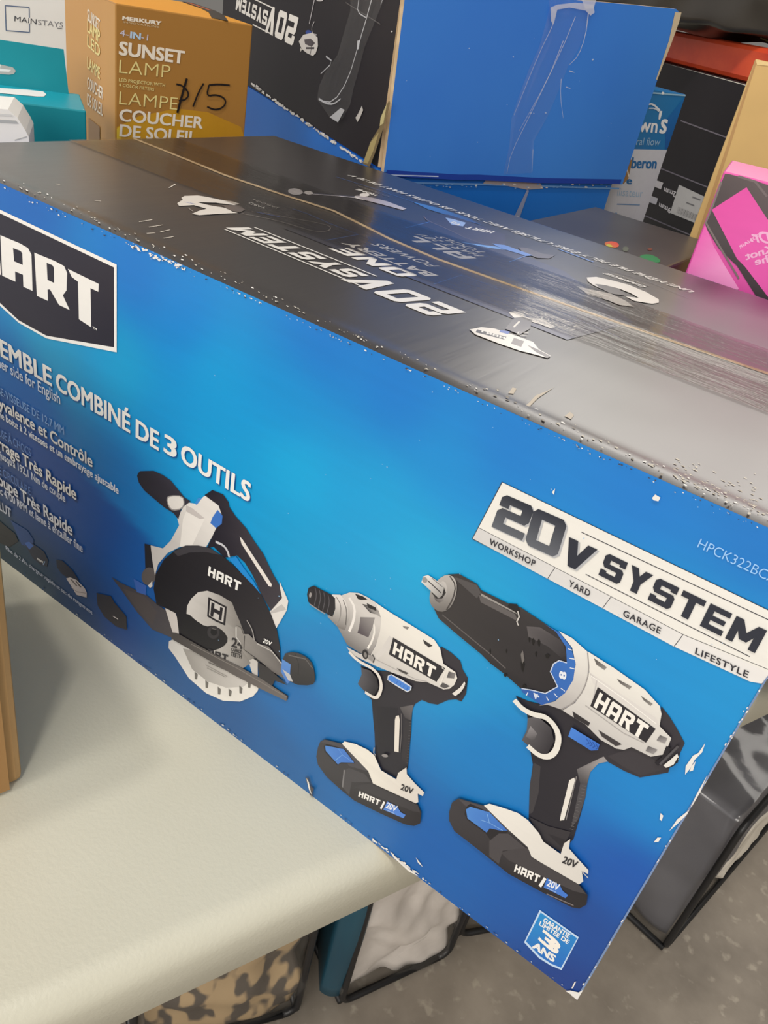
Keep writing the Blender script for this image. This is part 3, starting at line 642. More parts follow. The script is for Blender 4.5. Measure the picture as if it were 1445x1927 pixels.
for i in range(4): p.stroke([(765 + i * 26, 800 + i * 15), (755 + i * 26, 825 + i * 15)], 6, (50, 104, 190))
p.poly([(345, 1275), (365, 1255), (450, 1275), (540, 1318), (592, 1362), (640, 1472), (756, 1542), (770, 1492), (832, 1450), (836, 1502), (900, 1575), (967, 1640), (955, 1667), (918, 1648), (922, 1712), (890, 1727), (578, 1572), (545, 1480), (430, 1362)], (230, 226, 216), (214, 208, 200), ((600, 1450), (800, 1650)))
p.ell(670, 1362, 24, 12, (140, 136, 136), 10); p.stroke([(590, 1300), (585, 1340), (600, 1360)], 10, (150, 146, 144))
p.poly([(152, 1370), (165, 1300), (182, 1258), (215, 1240), (345, 1272), (430, 1360), (545, 1480), (580, 1572), (915, 1727), (945, 1790), (936, 1872), (890, 1892), (820, 1880), (640, 1800), (440, 1702), (340, 1622), (230, 1522), (165, 1432)], (40, 38, 42), (62, 60, 64), ((500, 1750), (300, 1350)))
p.poly([(185, 1262), (215, 1244), (345, 1274), (430, 1362), (540, 1480), (400, 1440), (300, 1290)], (72, 70, 76)); p.poly([(345, 1590), (360, 1475), (400, 1455), (520, 1500), (565, 1560), (420, 1560), (400, 1660)], (70, 68, 72)); p.stroke([(365, 1470), (350, 1600)], 12, (120, 118, 120))
p.poly([(440, 1600), (480, 1580), (560, 1570), (920, 1735), (938, 1790), (880, 1780), (470, 1610)], (58, 56, 60)); p.poly([(210, 1290), (230, 1276), (370, 1312), (445, 1418), (340, 1420), (310, 1432), (215, 1330)], (28, 28, 34))
p.poly([(220, 1286), (360, 1312), (440, 1415), (340, 1412), (316, 1428), (225, 1326)], (76, 132, 206), (60, 112, 196), ((260, 1300), (400, 1410))); p.stroke([(300, 1395), (350, 1355), (322, 1312)], 4, (120, 168, 224)); p.stroke([(350, 1355), (430, 1410)], 4, (120, 168, 224))
p.text('HART', (470, 1668), (628, 1738), (480, 1628), (238, 236, 232), block=True); p.stroke([(668, 1708), (640, 1762)], 14, (238, 236, 232))
p.poly([(690, 1705), (765, 1745), (792, 1788), (828, 1806), (812, 1832), (660, 1768)], (76, 128, 210)); p.text('20V', (678, 1752), (752, 1782), (694, 1712), (232, 234, 240), bold=.03)
p.stroke([(680, 1768), (745, 1797)], 5, (170, 196, 232)); p.text('20V', (790, 1614), (878, 1650), (800, 1574), (44, 42, 46), bold=.03)
p.poly([(70, 1520), (95, 1535), (108, 1590), (135, 1610), (120, 1650), (135, 1672), (108, 1660), (95, 1600)], (70, 66, 70)); p.poly([(80, 1530), (98, 1560), (110, 1620), (120, 1655), (100, 1620)], (226, 222, 216))
tag(p.build('impact_driver_picture', carton), 'printed picture of a white and black impact driver')

# ---- drill
p = Print(FR, 2.779, 780, 1060)
p.poly([(530, 690), (600, 720), (660, 735), (760, 735), (900, 830), (1150, 950), (1250, 1000), (1292, 745), (1335, 800), (1372, 860), (1414, 938), (1408, 952), (1390, 990), (1378, 1040), (1336, 1060), (1328, 1092), (1180, 1118), (1100, 1085), (1010, 1035), (960, 1045), (920, 1090), (905, 1150), (895, 1220), (870, 1310), (832, 1440), (772, 1505), (680, 1455), (598, 1335), (603, 1180), (620, 1050), (605, 970), (570, 912), (600, 870), (590, 790)], (36, 35, 43), (52, 49, 55), ((700, 1000), (1200, 1050)))
p.poly([(605, 1150), (625, 1040), (660, 1060), (650, 1200), (620, 1300), (600, 1310)], (60, 58, 62)); p.poly([(850, 1075), (990, 1008), (1012, 1034), (962, 1045), (920, 1090), (905, 1150), (868, 1150)], (150, 146, 146), (64, 62, 66), ((940, 1030), (870, 1140)))
p.poly([(868, 1150), (905, 1150), (895, 1220), (855, 1340), (820, 1380)], (74, 72, 76)); p.poly([(1010, 1005), (1150, 960), (1330, 1070), (1180, 1108), (1090, 1060)], (58, 55, 60))
for i in range(15): p.stroke([(878 - i * 4.5, 1160 + i * 16), (900 - i * 4.8, 1165 + i * 16)], 3, (104, 102, 104))
p.poly([(812, 1130), (838, 1117), (842, 1130), (785, 1338), (762, 1342), (768, 1310)], (224, 220, 212)); p.stroke([(850, 1110), (795, 1338)], 5, (124, 120, 120))
p.poly([(600, 1320), (700, 1370), (820, 1400), (770, 1505), (680, 1455)], (50, 48, 53)); p.poly([(700, 1410), (770, 1480), (790, 1440), (760, 1430)], (40, 38, 44))
p.poly([(180, 55), (235, 52), (330, 105), (352, 138), (500, 210), (560, 228), (690, 315), (762, 362), (802, 430), (805, 505), (752, 645), (690, 675), (560, 652), (480, 580), (400, 520), (350, 470), (210, 355), (130, 285), (92, 205), (110, 110)], (56, 53, 54), (40, 38, 42), ((420, 300), (520, 560)))
p.poly([(200, 62), (330, 110), (350, 150), (330, 180), (240, 100)], (80, 77, 78)); p.poly([(340, 160), (530, 262), (545, 300), (350, 200)], (94, 90, 90)); p.poly([(350, 152), (530, 250), (540, 262), (352, 166)], (150, 146, 142))
p.poly([(500, 206), (540, 210), (556, 240), (550, 290), (530, 310), (545, 262), (490, 222)], (30, 28, 30)); p.poly([(590, 325), (660, 330), (780, 405), (798, 480), (770, 490), (700, 430), (600, 380)], (88, 84, 86), (48, 46, 50), ((640, 350), (760, 480)))
p.stroke([(150, 265), (400, 470), (480, 545)], 8, (92, 88, 88))
for x, y, w_, h_ in ((400, 460, 8, 40), (485, 455, 8, 24), (570, 530, 22, 70), (605, 395, 10, 30), (625, 405, 18, 40), (655, 410, 16, 44), (640, 470, 10, 30), (480, 580, 22, 20), (580, 640, 22, 30), (700, 480, 26, 26)):
    p.poly([(x - w_ * .5, y - h_ * .2), (x, y - h_ * .5), (x + w_ * .5, y - h_ * .1), (x + w_ * .1, y + h_ * .5), (x - w_ * .3, y + h_ * .3)], (20, 19, 20))
p.poly([(560, 470), (572, 450), (580, 500), (568, 520)], (110, 106, 104)); p.stroke([(545, 245), (552, 275), (540, 300), (548, 320)], 8, (196, 192, 188))
p.poly([(82, 190), (90, 130), (130, 78), (175, 52), (215, 68), (230, 120), (215, 190), (185, 238), (140, 252), (100, 228)], (176, 172, 168), (112, 108, 106), ((150, 90), (180, 240)), smooth=1)
p.stroke([(190, 62), (222, 110), (208, 180), (172, 240)], 8, (70, 66, 66), 1); p.poly([(100, 160), (125, 100), (165, 85), (178, 130), (165, 190), (125, 205)], (92, 88, 88), (190, 186, 182), ((110, 180), (170, 110)), smooth=1)
p.poly([(95, 150), (120, 110), (160, 120), (170, 150), (150, 180), (120, 180)], (40, 38, 40)); p.poly([(42, 95), (50, 65), (76, 56), (95, 68), (152, 105), (160, 125), (150, 165), (132, 178), (62, 112)], (222, 220, 216), (150, 148, 146), ((70, 70), (130, 170)))
p.stroke([(75, 85), (145, 150)], 7, (70, 66, 68)); p.stroke([(96, 72), (152, 118)], 5, (110, 106, 106)); p.ell(60, 82, 13, 16, (150, 148, 146), -20)
p.poly([(760, 348), (830, 385), (912, 458), (918, 560), (893, 650), (840, 722), (770, 757), (700, 733), (655, 738), (740, 715), (800, 660), (835, 600), (848, 520), (830, 435)], (226, 223, 217), (176, 172, 170), ((860, 450), (780, 740)))
p.poly([(688, 313), (762, 355), (822, 430), (847, 512), (836, 602), (792, 672), (735, 714), (670, 735), (640, 716), (570, 668), (560, 648), (620, 655), (690, 672), (752, 637), (714, 560), (730, 520), (760, 500), (802, 513), (797, 430), (745, 352)], (52, 108, 186), (44, 92, 168), ((800, 500), (640, 700)))
p.stroke([(565, 648), (620, 657), (690, 674), (754, 638), (716, 560), (732, 520), (762, 502), (802, 514)], 6, (196, 206, 224))
for a, b_ in (((808, 440), (830, 448)), ((815, 490), (842, 494)), ((818, 540), (842, 545)), ((770, 645), (792, 662)), ((735, 672), (752, 692)), ((695, 690), (706, 710)), ((600, 668), (590, 684))): p.stroke([a, b_], 5, (220, 226, 236))
p.text('8', (796, 600), (800, 566), (762, 590), (226, 230, 238), bold=.04); p.text('4', (650, 708), (660, 684), (622, 690), (206, 214, 230), bold=.03)
p.poly([(915, 455), (1050, 540), (1210, 652), (1288, 738), (1297, 780), (1286, 842), (1348, 905), (1330, 950), (1312, 990), (1240, 1002), (1140, 952), (1100, 967), (1060, 960), (980, 915), (900, 835), (780, 762), (845, 722), (895, 650), (920, 560)], (228, 225, 218), (196, 193, 190), ((1100, 600), (1000, 900)))
p.stroke([(912, 460), (920, 560), (893, 652), (842, 722), (775, 758)], 6, (150, 146, 144), 1); p.poly([(920, 560), (1270, 800), (1285, 842), (940, 620)], (214, 210, 206)); p.stroke([(925, 570), (960, 600), (935, 740)], 7, (196, 192, 190))
p.stroke([(900, 735), (1100, 880), (1205, 930)], 6, (170, 166, 164)); p.stroke([(930, 580), (1100, 700), (1270, 830)], 5, (240, 238, 232))
for q_ in ([(945, 488), (1012, 535), (1000, 550), (958, 522)], [(1065, 595), (1142, 636), (1130, 650), (1080, 618)], [(1190, 684), (1252, 726), (1240, 736), (1205, 708)]): p.poly(q_, (70, 66, 66), (140, 136, 132), (q_[0], q_[2]))
p.poly([(833, 765), (925, 825), (916, 842), (895, 830), (840, 797)], (48, 45, 48)); p.poly([(968, 862), (1080, 930), (1090, 938), (1058, 946), (985, 895)], (62, 58, 60))
p.poly([(965, 638), (1267, 856), (1216, 928), (926, 737)], (40, 38, 44)); p.text('HART', (942, 740), (1196, 915), (976, 664), (236, 233, 226), block=True)
p.poly([(1290, 888), (1328, 905), (1315, 932), (1272, 915)], (92, 90, 92), (160, 156, 156), ((1290, 890), (1315, 930))); p.poly([(1228, 945), (1277, 965), (1255, 987), (1215, 970)], (92, 90, 92), (150, 146, 146), ((1228, 945), (1255, 985))); p.stroke([(1335, 950), (1310, 1010), (1270, 1040)], 22, (30, 28, 36))
p.poly([(1308, 1045), (1345, 1015), (1380, 983), (1390, 1010), (1352, 1052), (1320, 1057)], (224, 221, 215)); p.stroke([(1325, 1062), (1365, 1042), (1386, 1005)], 6, (22, 22, 26)); p.stroke([(1290, 1040), (1385, 945)], 10, (80, 78, 82))
p.poly([(600, 800), (650, 788), (722, 850), (738, 920), (702, 988), (650, 985), (570, 915), (595, 865)], (44, 42, 48), (94, 92, 96), ((700, 930), (600, 840)))
p.poly([(590, 895), (615, 840), (650, 880), (630, 920)], (140, 137, 140), (70, 68, 72), ((610, 860), (640, 910)))
p.stroke([(530, 705), (575, 755), (640, 785), (690, 790), (735, 830), (765, 890), (752, 965), (715, 1003), (660, 998), (600, 945)], 31, (226, 223, 215), 2)
p.poly([(828, 846), (870, 872), (975, 935), (966, 966), (930, 968), (812, 894)], (70, 128, 212), (52, 106, 196), ((850, 860), (950, 950)))
for i in range(4): p.stroke([(905 + i * 17, 905 + i * 9), (922 + i * 15, 930 + i * 8), (905 + i * 17, 936 + i * 8)], 5, (34, 80, 160))
p.poly([(370, 1256), (400, 1246), (480, 1270), (550, 1295), (602, 1332), (660, 1400), (680, 1442), (772, 1508), (790, 1452), (822, 1430), (815, 1478), (860, 1530), (917, 1592), (915, 1612), (882, 1596), (890, 1650), (860, 1672), (620, 1522), (600, 1472), (500, 1382)], (230, 227, 220), (212, 208, 202), ((500, 1320), (800, 1600)))
p.stroke([(880, 1596), (915, 1632)], 6, (190, 188, 186))
p.poly([(190, 1290), (205, 1240), (240, 1218), (372, 1256), (500, 1382), (600, 1472), (620, 1524), (870, 1668), (913, 1722), (906, 1772), (870, 1792), (830, 1786), (680, 1710), (500, 1612), (350, 1492), (218, 1390), (190, 1335)], (58, 56, 60), (36, 34, 38), ((350, 1300), (520, 1620)))
p.poly([(240, 1222), (370, 1258), (500, 1384), (520, 1400), (420, 1360), (280, 1262)], (74, 71, 76)); p.poly([(300, 1245), (280, 1262), (270, 1300), (285, 1330), (380, 1400), (410, 1440), (470, 1410), (500, 1390), (400, 1290)], (34, 33, 38))
p.poly([(278, 1276), (300, 1262), (400, 1290), (495, 1386), (460, 1386), (402, 1374), (386, 1396), (286, 1322)], (76, 134, 208), (58, 110, 192), ((320, 1280), (440, 1380))); p.stroke([(355, 1330), (400, 1345), (390, 1300)], 4, (128, 174, 226)); p.stroke([(400, 1345), (470, 1385)], 4, (128, 174, 226))
p.poly([(460, 1500), (520, 1480), (600, 1475), (620, 1524), (870, 1670), (905, 1715), (840, 1700), (500, 1540)], (66, 63, 66)); p.poly([(400, 1440), (450, 1400), (500, 1400), (590, 1475), (470, 1490), (450, 1560), (400, 1520)], (72, 69, 72)); p.stroke([(700, 1715), (840, 1775)], 7, (120, 112, 112))
p.text('HART', (528, 1598), (655, 1658), (540, 1560), (238, 236, 232), block=True); p.stroke([(692, 1632), (664, 1676)], 14, (238, 236, 232))
p.poly([(702, 1632), (768, 1668), (785, 1700), (812, 1720), (798, 1736), (684, 1680)], (64, 118, 204)); p.text('20V', (700, 1670), (758, 1698), (712, 1638), (230, 233, 240), bold=.03); p.stroke([(700, 1682), (750, 1706)], 4, (170, 196, 232)); p.text('20V', (780, 1550), (850, 1580), (795, 1518), (44, 42, 46), bold=.03)
tag(p.build('drill_picture', carton), 'printed picture of a white and black drill with a blue collar ring')

# ---- black lid printing (read from the far side)
p = Print(TOP, 1, 0, 0, base=.00022, eps=.0000022); WT = (232, 228, 222); LBL = (62, 112, 190)
def tt(s_, x0, x1, yb, yt, sh=0, **k):
    p.L += 1; c = k.pop('col', WT); p.plane_text(s_, (x0, yb), (x1, yb), (x0 - sh, yt), c, **k)
p.crop(3.6125, 550, 320)
p.L += 1
p.plane_poly([(-.33, .10), (-.145, .10), (-.135, .165), (-.20, .215), (-.30, .225), (-.335, .17)], (40, 37, 40), (26, 34, 78), ((-.33, .16), (-.29, .16)))  # navy patch: the open carton's blue reflection painted into the lid colour
p.poly([(810, 215), (1000, 262), (1200, 330), (1280, 372), (1120, 330), (920, 268)], (70, 128, 200), (34, 52, 104), ((820, 215), (1200, 360)))
p.stroke([(300, 48), (560, 130), (820, 218), (1000, 285), (1300, 380)], 4, LBL)
p.stroke([(770, 395), (940, 352)], 6, LBL); p.stroke([(230, 480), (450, 440), (270, 372), (100, 298), (0, 265)], 5, LBL); p.stroke([(960, 778), (1155, 715), (1400, 810)], 5, LBL)
p.poly([(893, 318), (960, 300), (1060, 305), (1200, 350), (1330, 400), (1445, 440), (1445, 545), (1330, 520), (1200, 470), (1050, 400), (910, 345)], (46, 40, 52), (58, 52, 70), ((900, 330), (1400, 480)))
p.stroke([(893, 315), (915, 345), (1050, 400), (1200, 475), (1445, 545)], 7, (110, 100, 112), 1); p.poly([(1040, 325), (1090, 335), (1180, 360), (1160, 385), (1080, 372)], (150, 176, 224)); p.poly([(1130, 490), (1300, 512), (1445, 530), (1445, 545), (1330, 530)], (110, 160, 226))
p.text('HART', (1378, 420), (1200, 385), (1350, 432), WT, block=True); p.text('V0', (1150, 374), (1100, 352), (1125, 380), WT, block=True)
tt('20V', -.1935, -.2485, .0832, .0602, .007, block=True)
tt('SYSTEM', -.2520, -.3385, .0800, .0660, .004, block=True)
p.L += 1; p.plane_stroke([(-.2495, .0836), (-.3375, .0836)], .0012, WT); p.plane_stroke([(-.2405, .0622), (-.3405, .0632)], .0012, WT)
tt('ONE', -.2395, -.2885, .1090, .0958, .004, block=True)
tt('BATTERY', -.2345, -.2935, .1205, .1125, .003, bold=.03)
tt('POWERS', -.2435, -.2860, .1370, .1295, .003, bold=.005)
tt('ALL', -.2420, -.2865, .1765, .1640, .004, block=True)
tt('HART 20V', -.2420, -.2875, .1862, .1795, .003)
tt('TOOLS', -.2440, -.2785, .1955, .1890, .003)
tt('UNE MÊME PILE PEUT ÊTRE UTILISÉE AVEC TOUS LES OUTILS HART DE 20 V', -.1336, -.4109, .2730, .2665, .002, bold=.02)
tt('GARAGE', -.1560, -.1830, .2448, .2405, .002, bold=.04); tt('GARAGE', -.1560, -.1800, .2500, .2462, .002, col=(150, 142, 132))
tt('WORKSHOP', -.1475, -.1790, .1195, .1140, .002); tt('ATELIER', -.1475, -.1700, .1265, .1215, .002)
# trimmer at the far side
p.crop(3.6125, 550, 320)
p.text('HOME', (580, 172), (450, 130), (560, 178), WT, block=False, bold=.03); p.text('LA MAISON', (660, 182), (440, 104), (650, 186), (130, 124, 120))
p.stroke([(0, 150), (130, 165), (430, 190)], 16, (196, 190, 196)); p.stroke([(130, 160), (430, 184)], 5, (110, 116, 150))
p.ell(20, 150, 50, 22, (196, 190, 190), 5); p.ell(110, 158, 30, 12, (214, 208, 206), 5); p.ell(490, 172, 34, 12, (222, 216, 212)); p.ell(470, 192, 50, 12, (206, 200, 200), 8)
p.poly([(430, 180), (540, 190), (640, 215), (775, 265), (750, 275), (620, 240), (500, 210)], (150, 142, 150), (196, 190, 196), ((450, 190), (760, 270)))
# chain saw
p.crop(2.89, 150, 240)
p.poly([(530, 415), (560, 395), (552, 385), (570, 375), (640, 372), (690, 380), (760, 395), (830, 405), (870, 418), (840, 425), (740, 412), (640, 410), (700, 425), (790, 440), (830, 460), (860, 468), (760, 472), (650, 480), (610, 472), (650, 455), (690, 445), (620, 425), (540, 430)], (226, 220, 212))
p.poly([(770, 425), (870, 425), (900, 450), (870, 465), (820, 455)], (92, 84, 82)); p.stroke([(565, 408), (630, 420), (600, 412)], 5, (80, 100, 180)); p.stroke([(590, 440), (615, 458)], 5, (160, 154, 148))
p.stroke([(880, 470), (1060, 505), (1180, 540), (1270, 568), (1350, 568), (1368, 545), (1330, 528), (1150, 495), (1000, 465)], 4, (150, 142, 136), 1); p.stroke([(960, 462), (1085, 488)], 6, (90, 120, 200))
p.text('YARD', (1015, 438), (925, 408), (1005, 446), WT); p.text('JARDIN', (1085, 440), (950, 392), (1075, 446), (170, 164, 158))
# inflator and impact driver at the near right
p.crop(3.6125, 900, 440)
p.poly([(735, 300), (800, 296), (900, 318), (1020, 350), (1140, 400), (1225, 450), (1225, 472), (1180, 480), (1060, 460), (1000, 430), (1090, 440), (1040, 410), (960, 378), (860, 352), (800, 345), (830, 375), (780, 352), (742, 325)], (226, 220, 212))
p.poly([(790, 345), (860, 352), (960, 380), (1000, 425), (900, 410), (830, 375)], (76, 70, 70)); p.poly([(668, 360), (740, 378), (900, 410), (1000, 460), (1055, 500), (980, 490), (950, 485), (880, 455), (740, 415)], (228, 222, 216))
p.text('HART', (842, 434), (755, 408), (838, 440), (60, 54, 54), block=True); p.stroke([(540, 105), (780, 195)], 14, (84, 140, 222)); p.stroke([(770, 210), (1180, 338), (1425, 440)], 3, (104, 106, 130)); p.stroke([(210, 195), (330, 150)], 8, (90, 140, 214))
p.poly([(270, 95), (330, 100), (440, 140), (520, 150), (480, 172), (400, 168), (300, 130)], (92, 84, 84)); p.poly([(90, 70), (180, 80), (370, 150), (330, 155), (160, 105)], (96, 140, 214))
p.stroke([(0, 325), (240, 400), (460, 500), (720, 605), (960, 710)], 4, LBL); p.stroke([(180, 432), (240, 425), (280, 440)], 4, LBL)
p.poly([(205, 540), (245, 530), (300, 545), (330, 572), (430, 585), (520, 635), (490, 648), (420, 620), (360, 602), (300, 575), (240, 575)], (230, 224, 216)); p.poly([(245, 575), (300, 570), (365, 590), (350, 650), (280, 690), (180, 650)], (58, 53, 58), (110, 104, 106), ((350, 600), (200, 640))); p.stroke([(278, 600), (238, 640)], 12, (222, 216, 206))
p.poly([(-60, 655), (20, 640), (110, 650), (260, 700), (370, 740), (410, 790), (490, 835), (470, 850), (380, 825), (280, 800), (140, 752), (-20, 690)], (226, 220, 212)); p.poly([(-10, 655), (190, 705), (175, 725), (-20, 675)], (44, 40, 42)); p.text('HART', (178, 722), (5, 668), (182, 708), WT, block=True)
p.poly([(240, 712), (310, 735), (290, 775), (220, 752)], (120, 112, 110)); p.poly([(330, 760), (400, 790), (490, 838), (470, 850), (390, 810)], (80, 72, 74)); p.stroke([(330, 700), (265, 690), (270, 672), (340, 680)], 8, (220, 214, 206)); p.poly([(150, 660), (215, 670), (200, 688), (140, 672)], (70, 100, 180))
p.build('lid_printing', carton, M['print_top'])

# ---- centre seam and tape
def ribbon(name, pts, w, z, m, parent, hump=.0005):
    bm = bmesh.new(); rows = []
    for i, q_ in enumerate(pts):
        a = Vector(pts[max(i - 1, 0)]); b_ = Vector(pts[min(i + 1, len(pts) - 1)]); d = (b_ - a).normalized(); n = Vector((-d.y, d.x)); c = Vector(q_)
        rows.append([bm.verts.new((*(c + n * w * t), z + (hump if t == 0 else 0))) for t in (-.5, 0, .5)])
    for A, B in zip(rows, rows[1:]):
        for k in range(2): bm.faces.new((A[k], A[k + 1], B[k + 1], B[k]))
    return from_bm(name, bm, m, parent, True)
seam = [(-LEN, .163), (-.48, .160), (-.433, .1565), (-.39, .160), (-.345, .166), (-.32, .160), (-.29, .152), (-.2517, .1475), (-.20, .150), (-.1596, .1525), (-.11, .157), (-.0616, .162), (0, .166)]
ribbon('seam_edge', seam, .0028, H + .0003, M['flute'], carton, .0007)
bm = bmesh.new(); nx, ny = 160, 24; rows = []
for i in range(nx + 1):
    x = -LEN + LEN * i / nx; r = []
    for j in range(ny + 1):
        y = .106 + .096 * j / ny
        hgt = .0008 + .0001 * noise.noise((x * 16, y * 90, 3)) + .0009 * math.exp(-((y - .156) / .008) ** 2)
        r.append(bm.verts.new((x, y, H + hgt)))
    rows.append(r)
for A, B in zip(rows, rows[1:]):
    for j in range(ny): bm.faces.new((A[j], A[j + 1], B[j + 1], B[j]))
e = [v for v in rows[-1]]; dn = [bm.verts.new((.0008, v.co.y, H - .06)) for v in e]
for j in range(ny): bm.faces.new((e[j], e[j + 1], dn[j + 1], dn[j]))
orient(from_bm('packing_tape', bm, M['tape'], carton, True), (.3, 0, 1))

# ---- wear: scuffs down to bare paper along the edges
pf = Print(FR, 1, 0, 0, base=.0004, clip=(-LEN, 0, 0, H)); rnd = random.Random(3)
FLO, FHI = FR.hit(40, 1048 + 30)[1], 0
def blob(pr, x, y, r, col, asp=1, ang=0):
    n = rnd.randint(5, 8); pts = []
    for i in range(n):
        t = i * 2 * math.pi / n; k = r * rnd.uniform(.45, 1.25); dx, dy = k * asp * math.cos(t), k * math.sin(t)
        pts.append((x + dx * math.cos(ang) - dy * math.sin(ang), y + dx * math.sin(ang) + dy * math.cos(ang)))
    pr.poly(pts, col); pr.L -= .96
SC = (226, 224, 220)
for _ in range(46):
    t = rnd.random(); x = 246 + 104 * t; blob(pf, x, 346 + .449 * x + rnd.uniform(-2, 8), rnd.uniform(.8, 2.8), SC, 1.6, rnd.uniform(-.4, .8))
for _ in range(150):
    x = rnd.uniform(0, 1445); blob(pf, x, 348 + .449 * x + abs(rnd.gauss(0, 3)), rnd.uniform(.5, 1.6), rnd.choice([SC, (150, 160, 176), (70, 72, 84)]), 1.8, .42)
for _ in range(70):
    x = rnd.uniform(40, 1080); blob(pf, x, 1044.5 + .764 * x - abs(rnd.gauss(0, 1.6)), rnd.uniform(.5, 1.5), rnd.choice([(176, 184, 196), (60, 84, 130)]), 2.2, .65)
for _ in range(40):
    x = rnd.uniform(690, 800); blob(pf, x, 1044 + .764 * x - rnd.uniform(0, 4), rnd.uniform(.8, 2.2), SC, 2, .65)
pf.poly([(1092, 1864), (1438, 1280), (1460, 1262), (1110, 1866), (1088, 1884)], (118, 140, 178))
for pts in ([(1062, 1862), (1075, 1872), (1082, 1870), (1100, 1862), (1103, 1866), (1089, 1890), (1076, 1878)], [(1076, 1858), (1082, 1846), (1085, 1845), (1079, 1858)], [(1064, 1864), (1074, 1862), (1090, 1866), (1082, 1874)],
            [(1291, 1440), (1305, 1420), (1315, 1415), (1328, 1396), (1322, 1414), (1308, 1428), (1300, 1444), (1290, 1456)], [(1302, 1440), (1310, 1430), (1305, 1448), (1298, 1450)], [(1300, 1518), (1312, 1492), (1332, 1456), (1320, 1490), (1306, 1514)],
            [(1242, 1540), (1244, 1528), (1249, 1533), (1246, 1543)], [(1260, 1562), (1275, 1540), (1298, 1522), (1296, 1532), (1276, 1548)], [(1231, 1583), (1238, 1574), (1245, 1574), (1240, 1582)], [(1236, 1621), (1240, 1616), (1240, 1620)],
            [(1228, 936), (1234, 929), (1244, 935), (1240, 942), (1231, 940)], [(1040, 925), (1046, 918), (1044, 930)], [(784, 1612), (792, 1622), (797, 1630), (788, 1622)], [(735, 1600), (760, 1624), (790, 1648), (770, 1640), (742, 1612)]):
    pf.poly(pts, SC)
for _ in range(26):
    t = rnd.random() ** .8; x, y = 1096 + 345 * t, 1864 - 583 * t; blob(pf, x - abs(rnd.gauss(0, 3)), y, rnd.uniform(.6, 2.0), SC, 2, -1.03)
for _ in range(60): blob(pf, rnd.uniform(380, 1400), rnd.uniform(700, 1300), rnd.uniform(.4, 1.2), (150, 190, 226), 1.3, 1)
ptp = Print(TOP, 1, 0, 0, base=.0009, clip=(-LEN, 0, 0, .0105), eps=.000004); ptm = Print(TOP, 1, 0, 0, base=.0002, clip=(-LEN, 0, 0, D), eps=.000003)
def pick(x, y): return ptm if TOP.hit(x, y)[1] > .0115 else ptp
for _ in range(200):
    x = rnd.uniform(0, 1445); w = 1 if x < 900 else 2
    yy = 340 + .449 * x - abs(rnd.gauss(0, 7 * w)); blob(pick(x, yy), x, yy, rnd.uniform(.4, 1.5) * w ** .5, rnd.choice([SC, (190, 184, 172), (140, 134, 126)]), 2.2, .45)
for _ in range(110):
    x = rnd.uniform(1270, 1460); yy = 334 + .449 * x - abs(rnd.gauss(0, 30)); blob(pick(x, yy), x, yy, rnd.uniform(.3, .95), rnd.choice([(206, 198, 182), (184, 174, 156)]), 5.5, .45)
for a, b_ in (((262, 418), (286, 414)), ((280, 428), (306, 424)), ((276, 440), (292, 439)), ((302, 437), (320, 433)), ((308, 449), (326, 446)), ((178, 378), (190, 379)), ((318, 354), (330, 347)), ((105, 347), (113, 348))): ptm.stroke([a, b_], 2.2, (206, 198, 186))
for pts in ([(956, 741), (964, 730), (972, 732), (966, 742)], [(964, 765), (975, 762), (984, 768), (996, 758), (1008, 745), (1030, 736), (1042, 730), (1012, 750), (990, 772), (972, 772)], [(1062, 784), (1072, 776), (1080, 782), (1074, 790)]): ptm.poly(pts, (190, 180, 166))
merge(pf, body, M['print_matte']); merge(ptp, body, M['print_matte']); merge(ptm, body, M['print_matte'])

# ================================================================== things around and behind
Z3 = Vector((0, 0, 1))
def n2(v): v = Vector(v); return v.normalized()
def face3(c, d): return Face((c[0], c[1], 0), (d[0], d[1], 0), (0, 0, 1))

# ---- open carton of the same kind, flaps standing up
M['blue'] = mat('blue_printed_card', (26, 110, 200), .45, (24, 104, 194), 6, spec=.35)
M['flapblue'] = mat('blue_flap_card', (60, 130, 216), .5, (54, 120, 212), 4, spec=.3)
K = at(712, 318, 1, .345); dA, dB = n2((.3117, .9502)), n2((-.8665, .4992)); ZB = K.z
oc = empty('open_tool_carton', (K.x + dA.x * .16 + dB.x * .26, K.y + dA.y * .16 + dB.y * .26, 0), 'open black and blue tool carton with flaps standing up, behind the large tool box', 'box')
bm = bmesh.new(); fs = prism(bm, box_pts(K, dA, .316, dB, .534), 0, ZB)
bmesh.ops.recalc_face_normals(bm, faces=bm.faces)
top = fs[4]; bmesh.ops.inset_region(bm, faces=[top], thickness=.004)
bmesh.ops.translate(bm, verts=list(top.verts), vec=(0, 0, -.22))
ocb = from_bm('body', bm, M['blue'], oc)
def slab(name, face, pts, th, mats, parent, edge=1):
    """card panel: outline in the face plane, thickness behind it"""
    bm = bmesh.new(); A = [bm.verts.new(face.pt(*p)) for p in pts]; B = [bm.verts.new(face.pt(p[0], p[1], -th)) for p in pts]
    n = len(pts); bm.faces.new(A); bm.faces.new(B[::-1]).material_index = edge
    for i in range(n): bm.faces.new((A[i], B[i], B[(i + 1) % n], A[(i + 1) % n])).material_index = edge
    return from_bm(name, bm, mats, parent)
fA = face3(K, dA); fB = face3(K, dB)
fA2 = Face(fA.pt(0, 0, .004), fA.u, fA.v); hA = fA2.hit
fl = slab('end_flap', fA2, [hA(722, 324), hA(880, 333), hA(1020, 338), hA(1171, 347), hA(1279, 24), hA(1272, 17), hA(1180, 8), hA(1050, -3), (hA(764, -45)[0], hA(1050, -3)[1] + .012)], .004, [M['flapblue'], M['flute']], oc)
lf = slab('long_flap', fB, [(.002, ZB + .001), (.534, ZB + .001), (.534, ZB + .155), (.012, ZB + .155)], .004, [M['black'], M['flute']], oc)
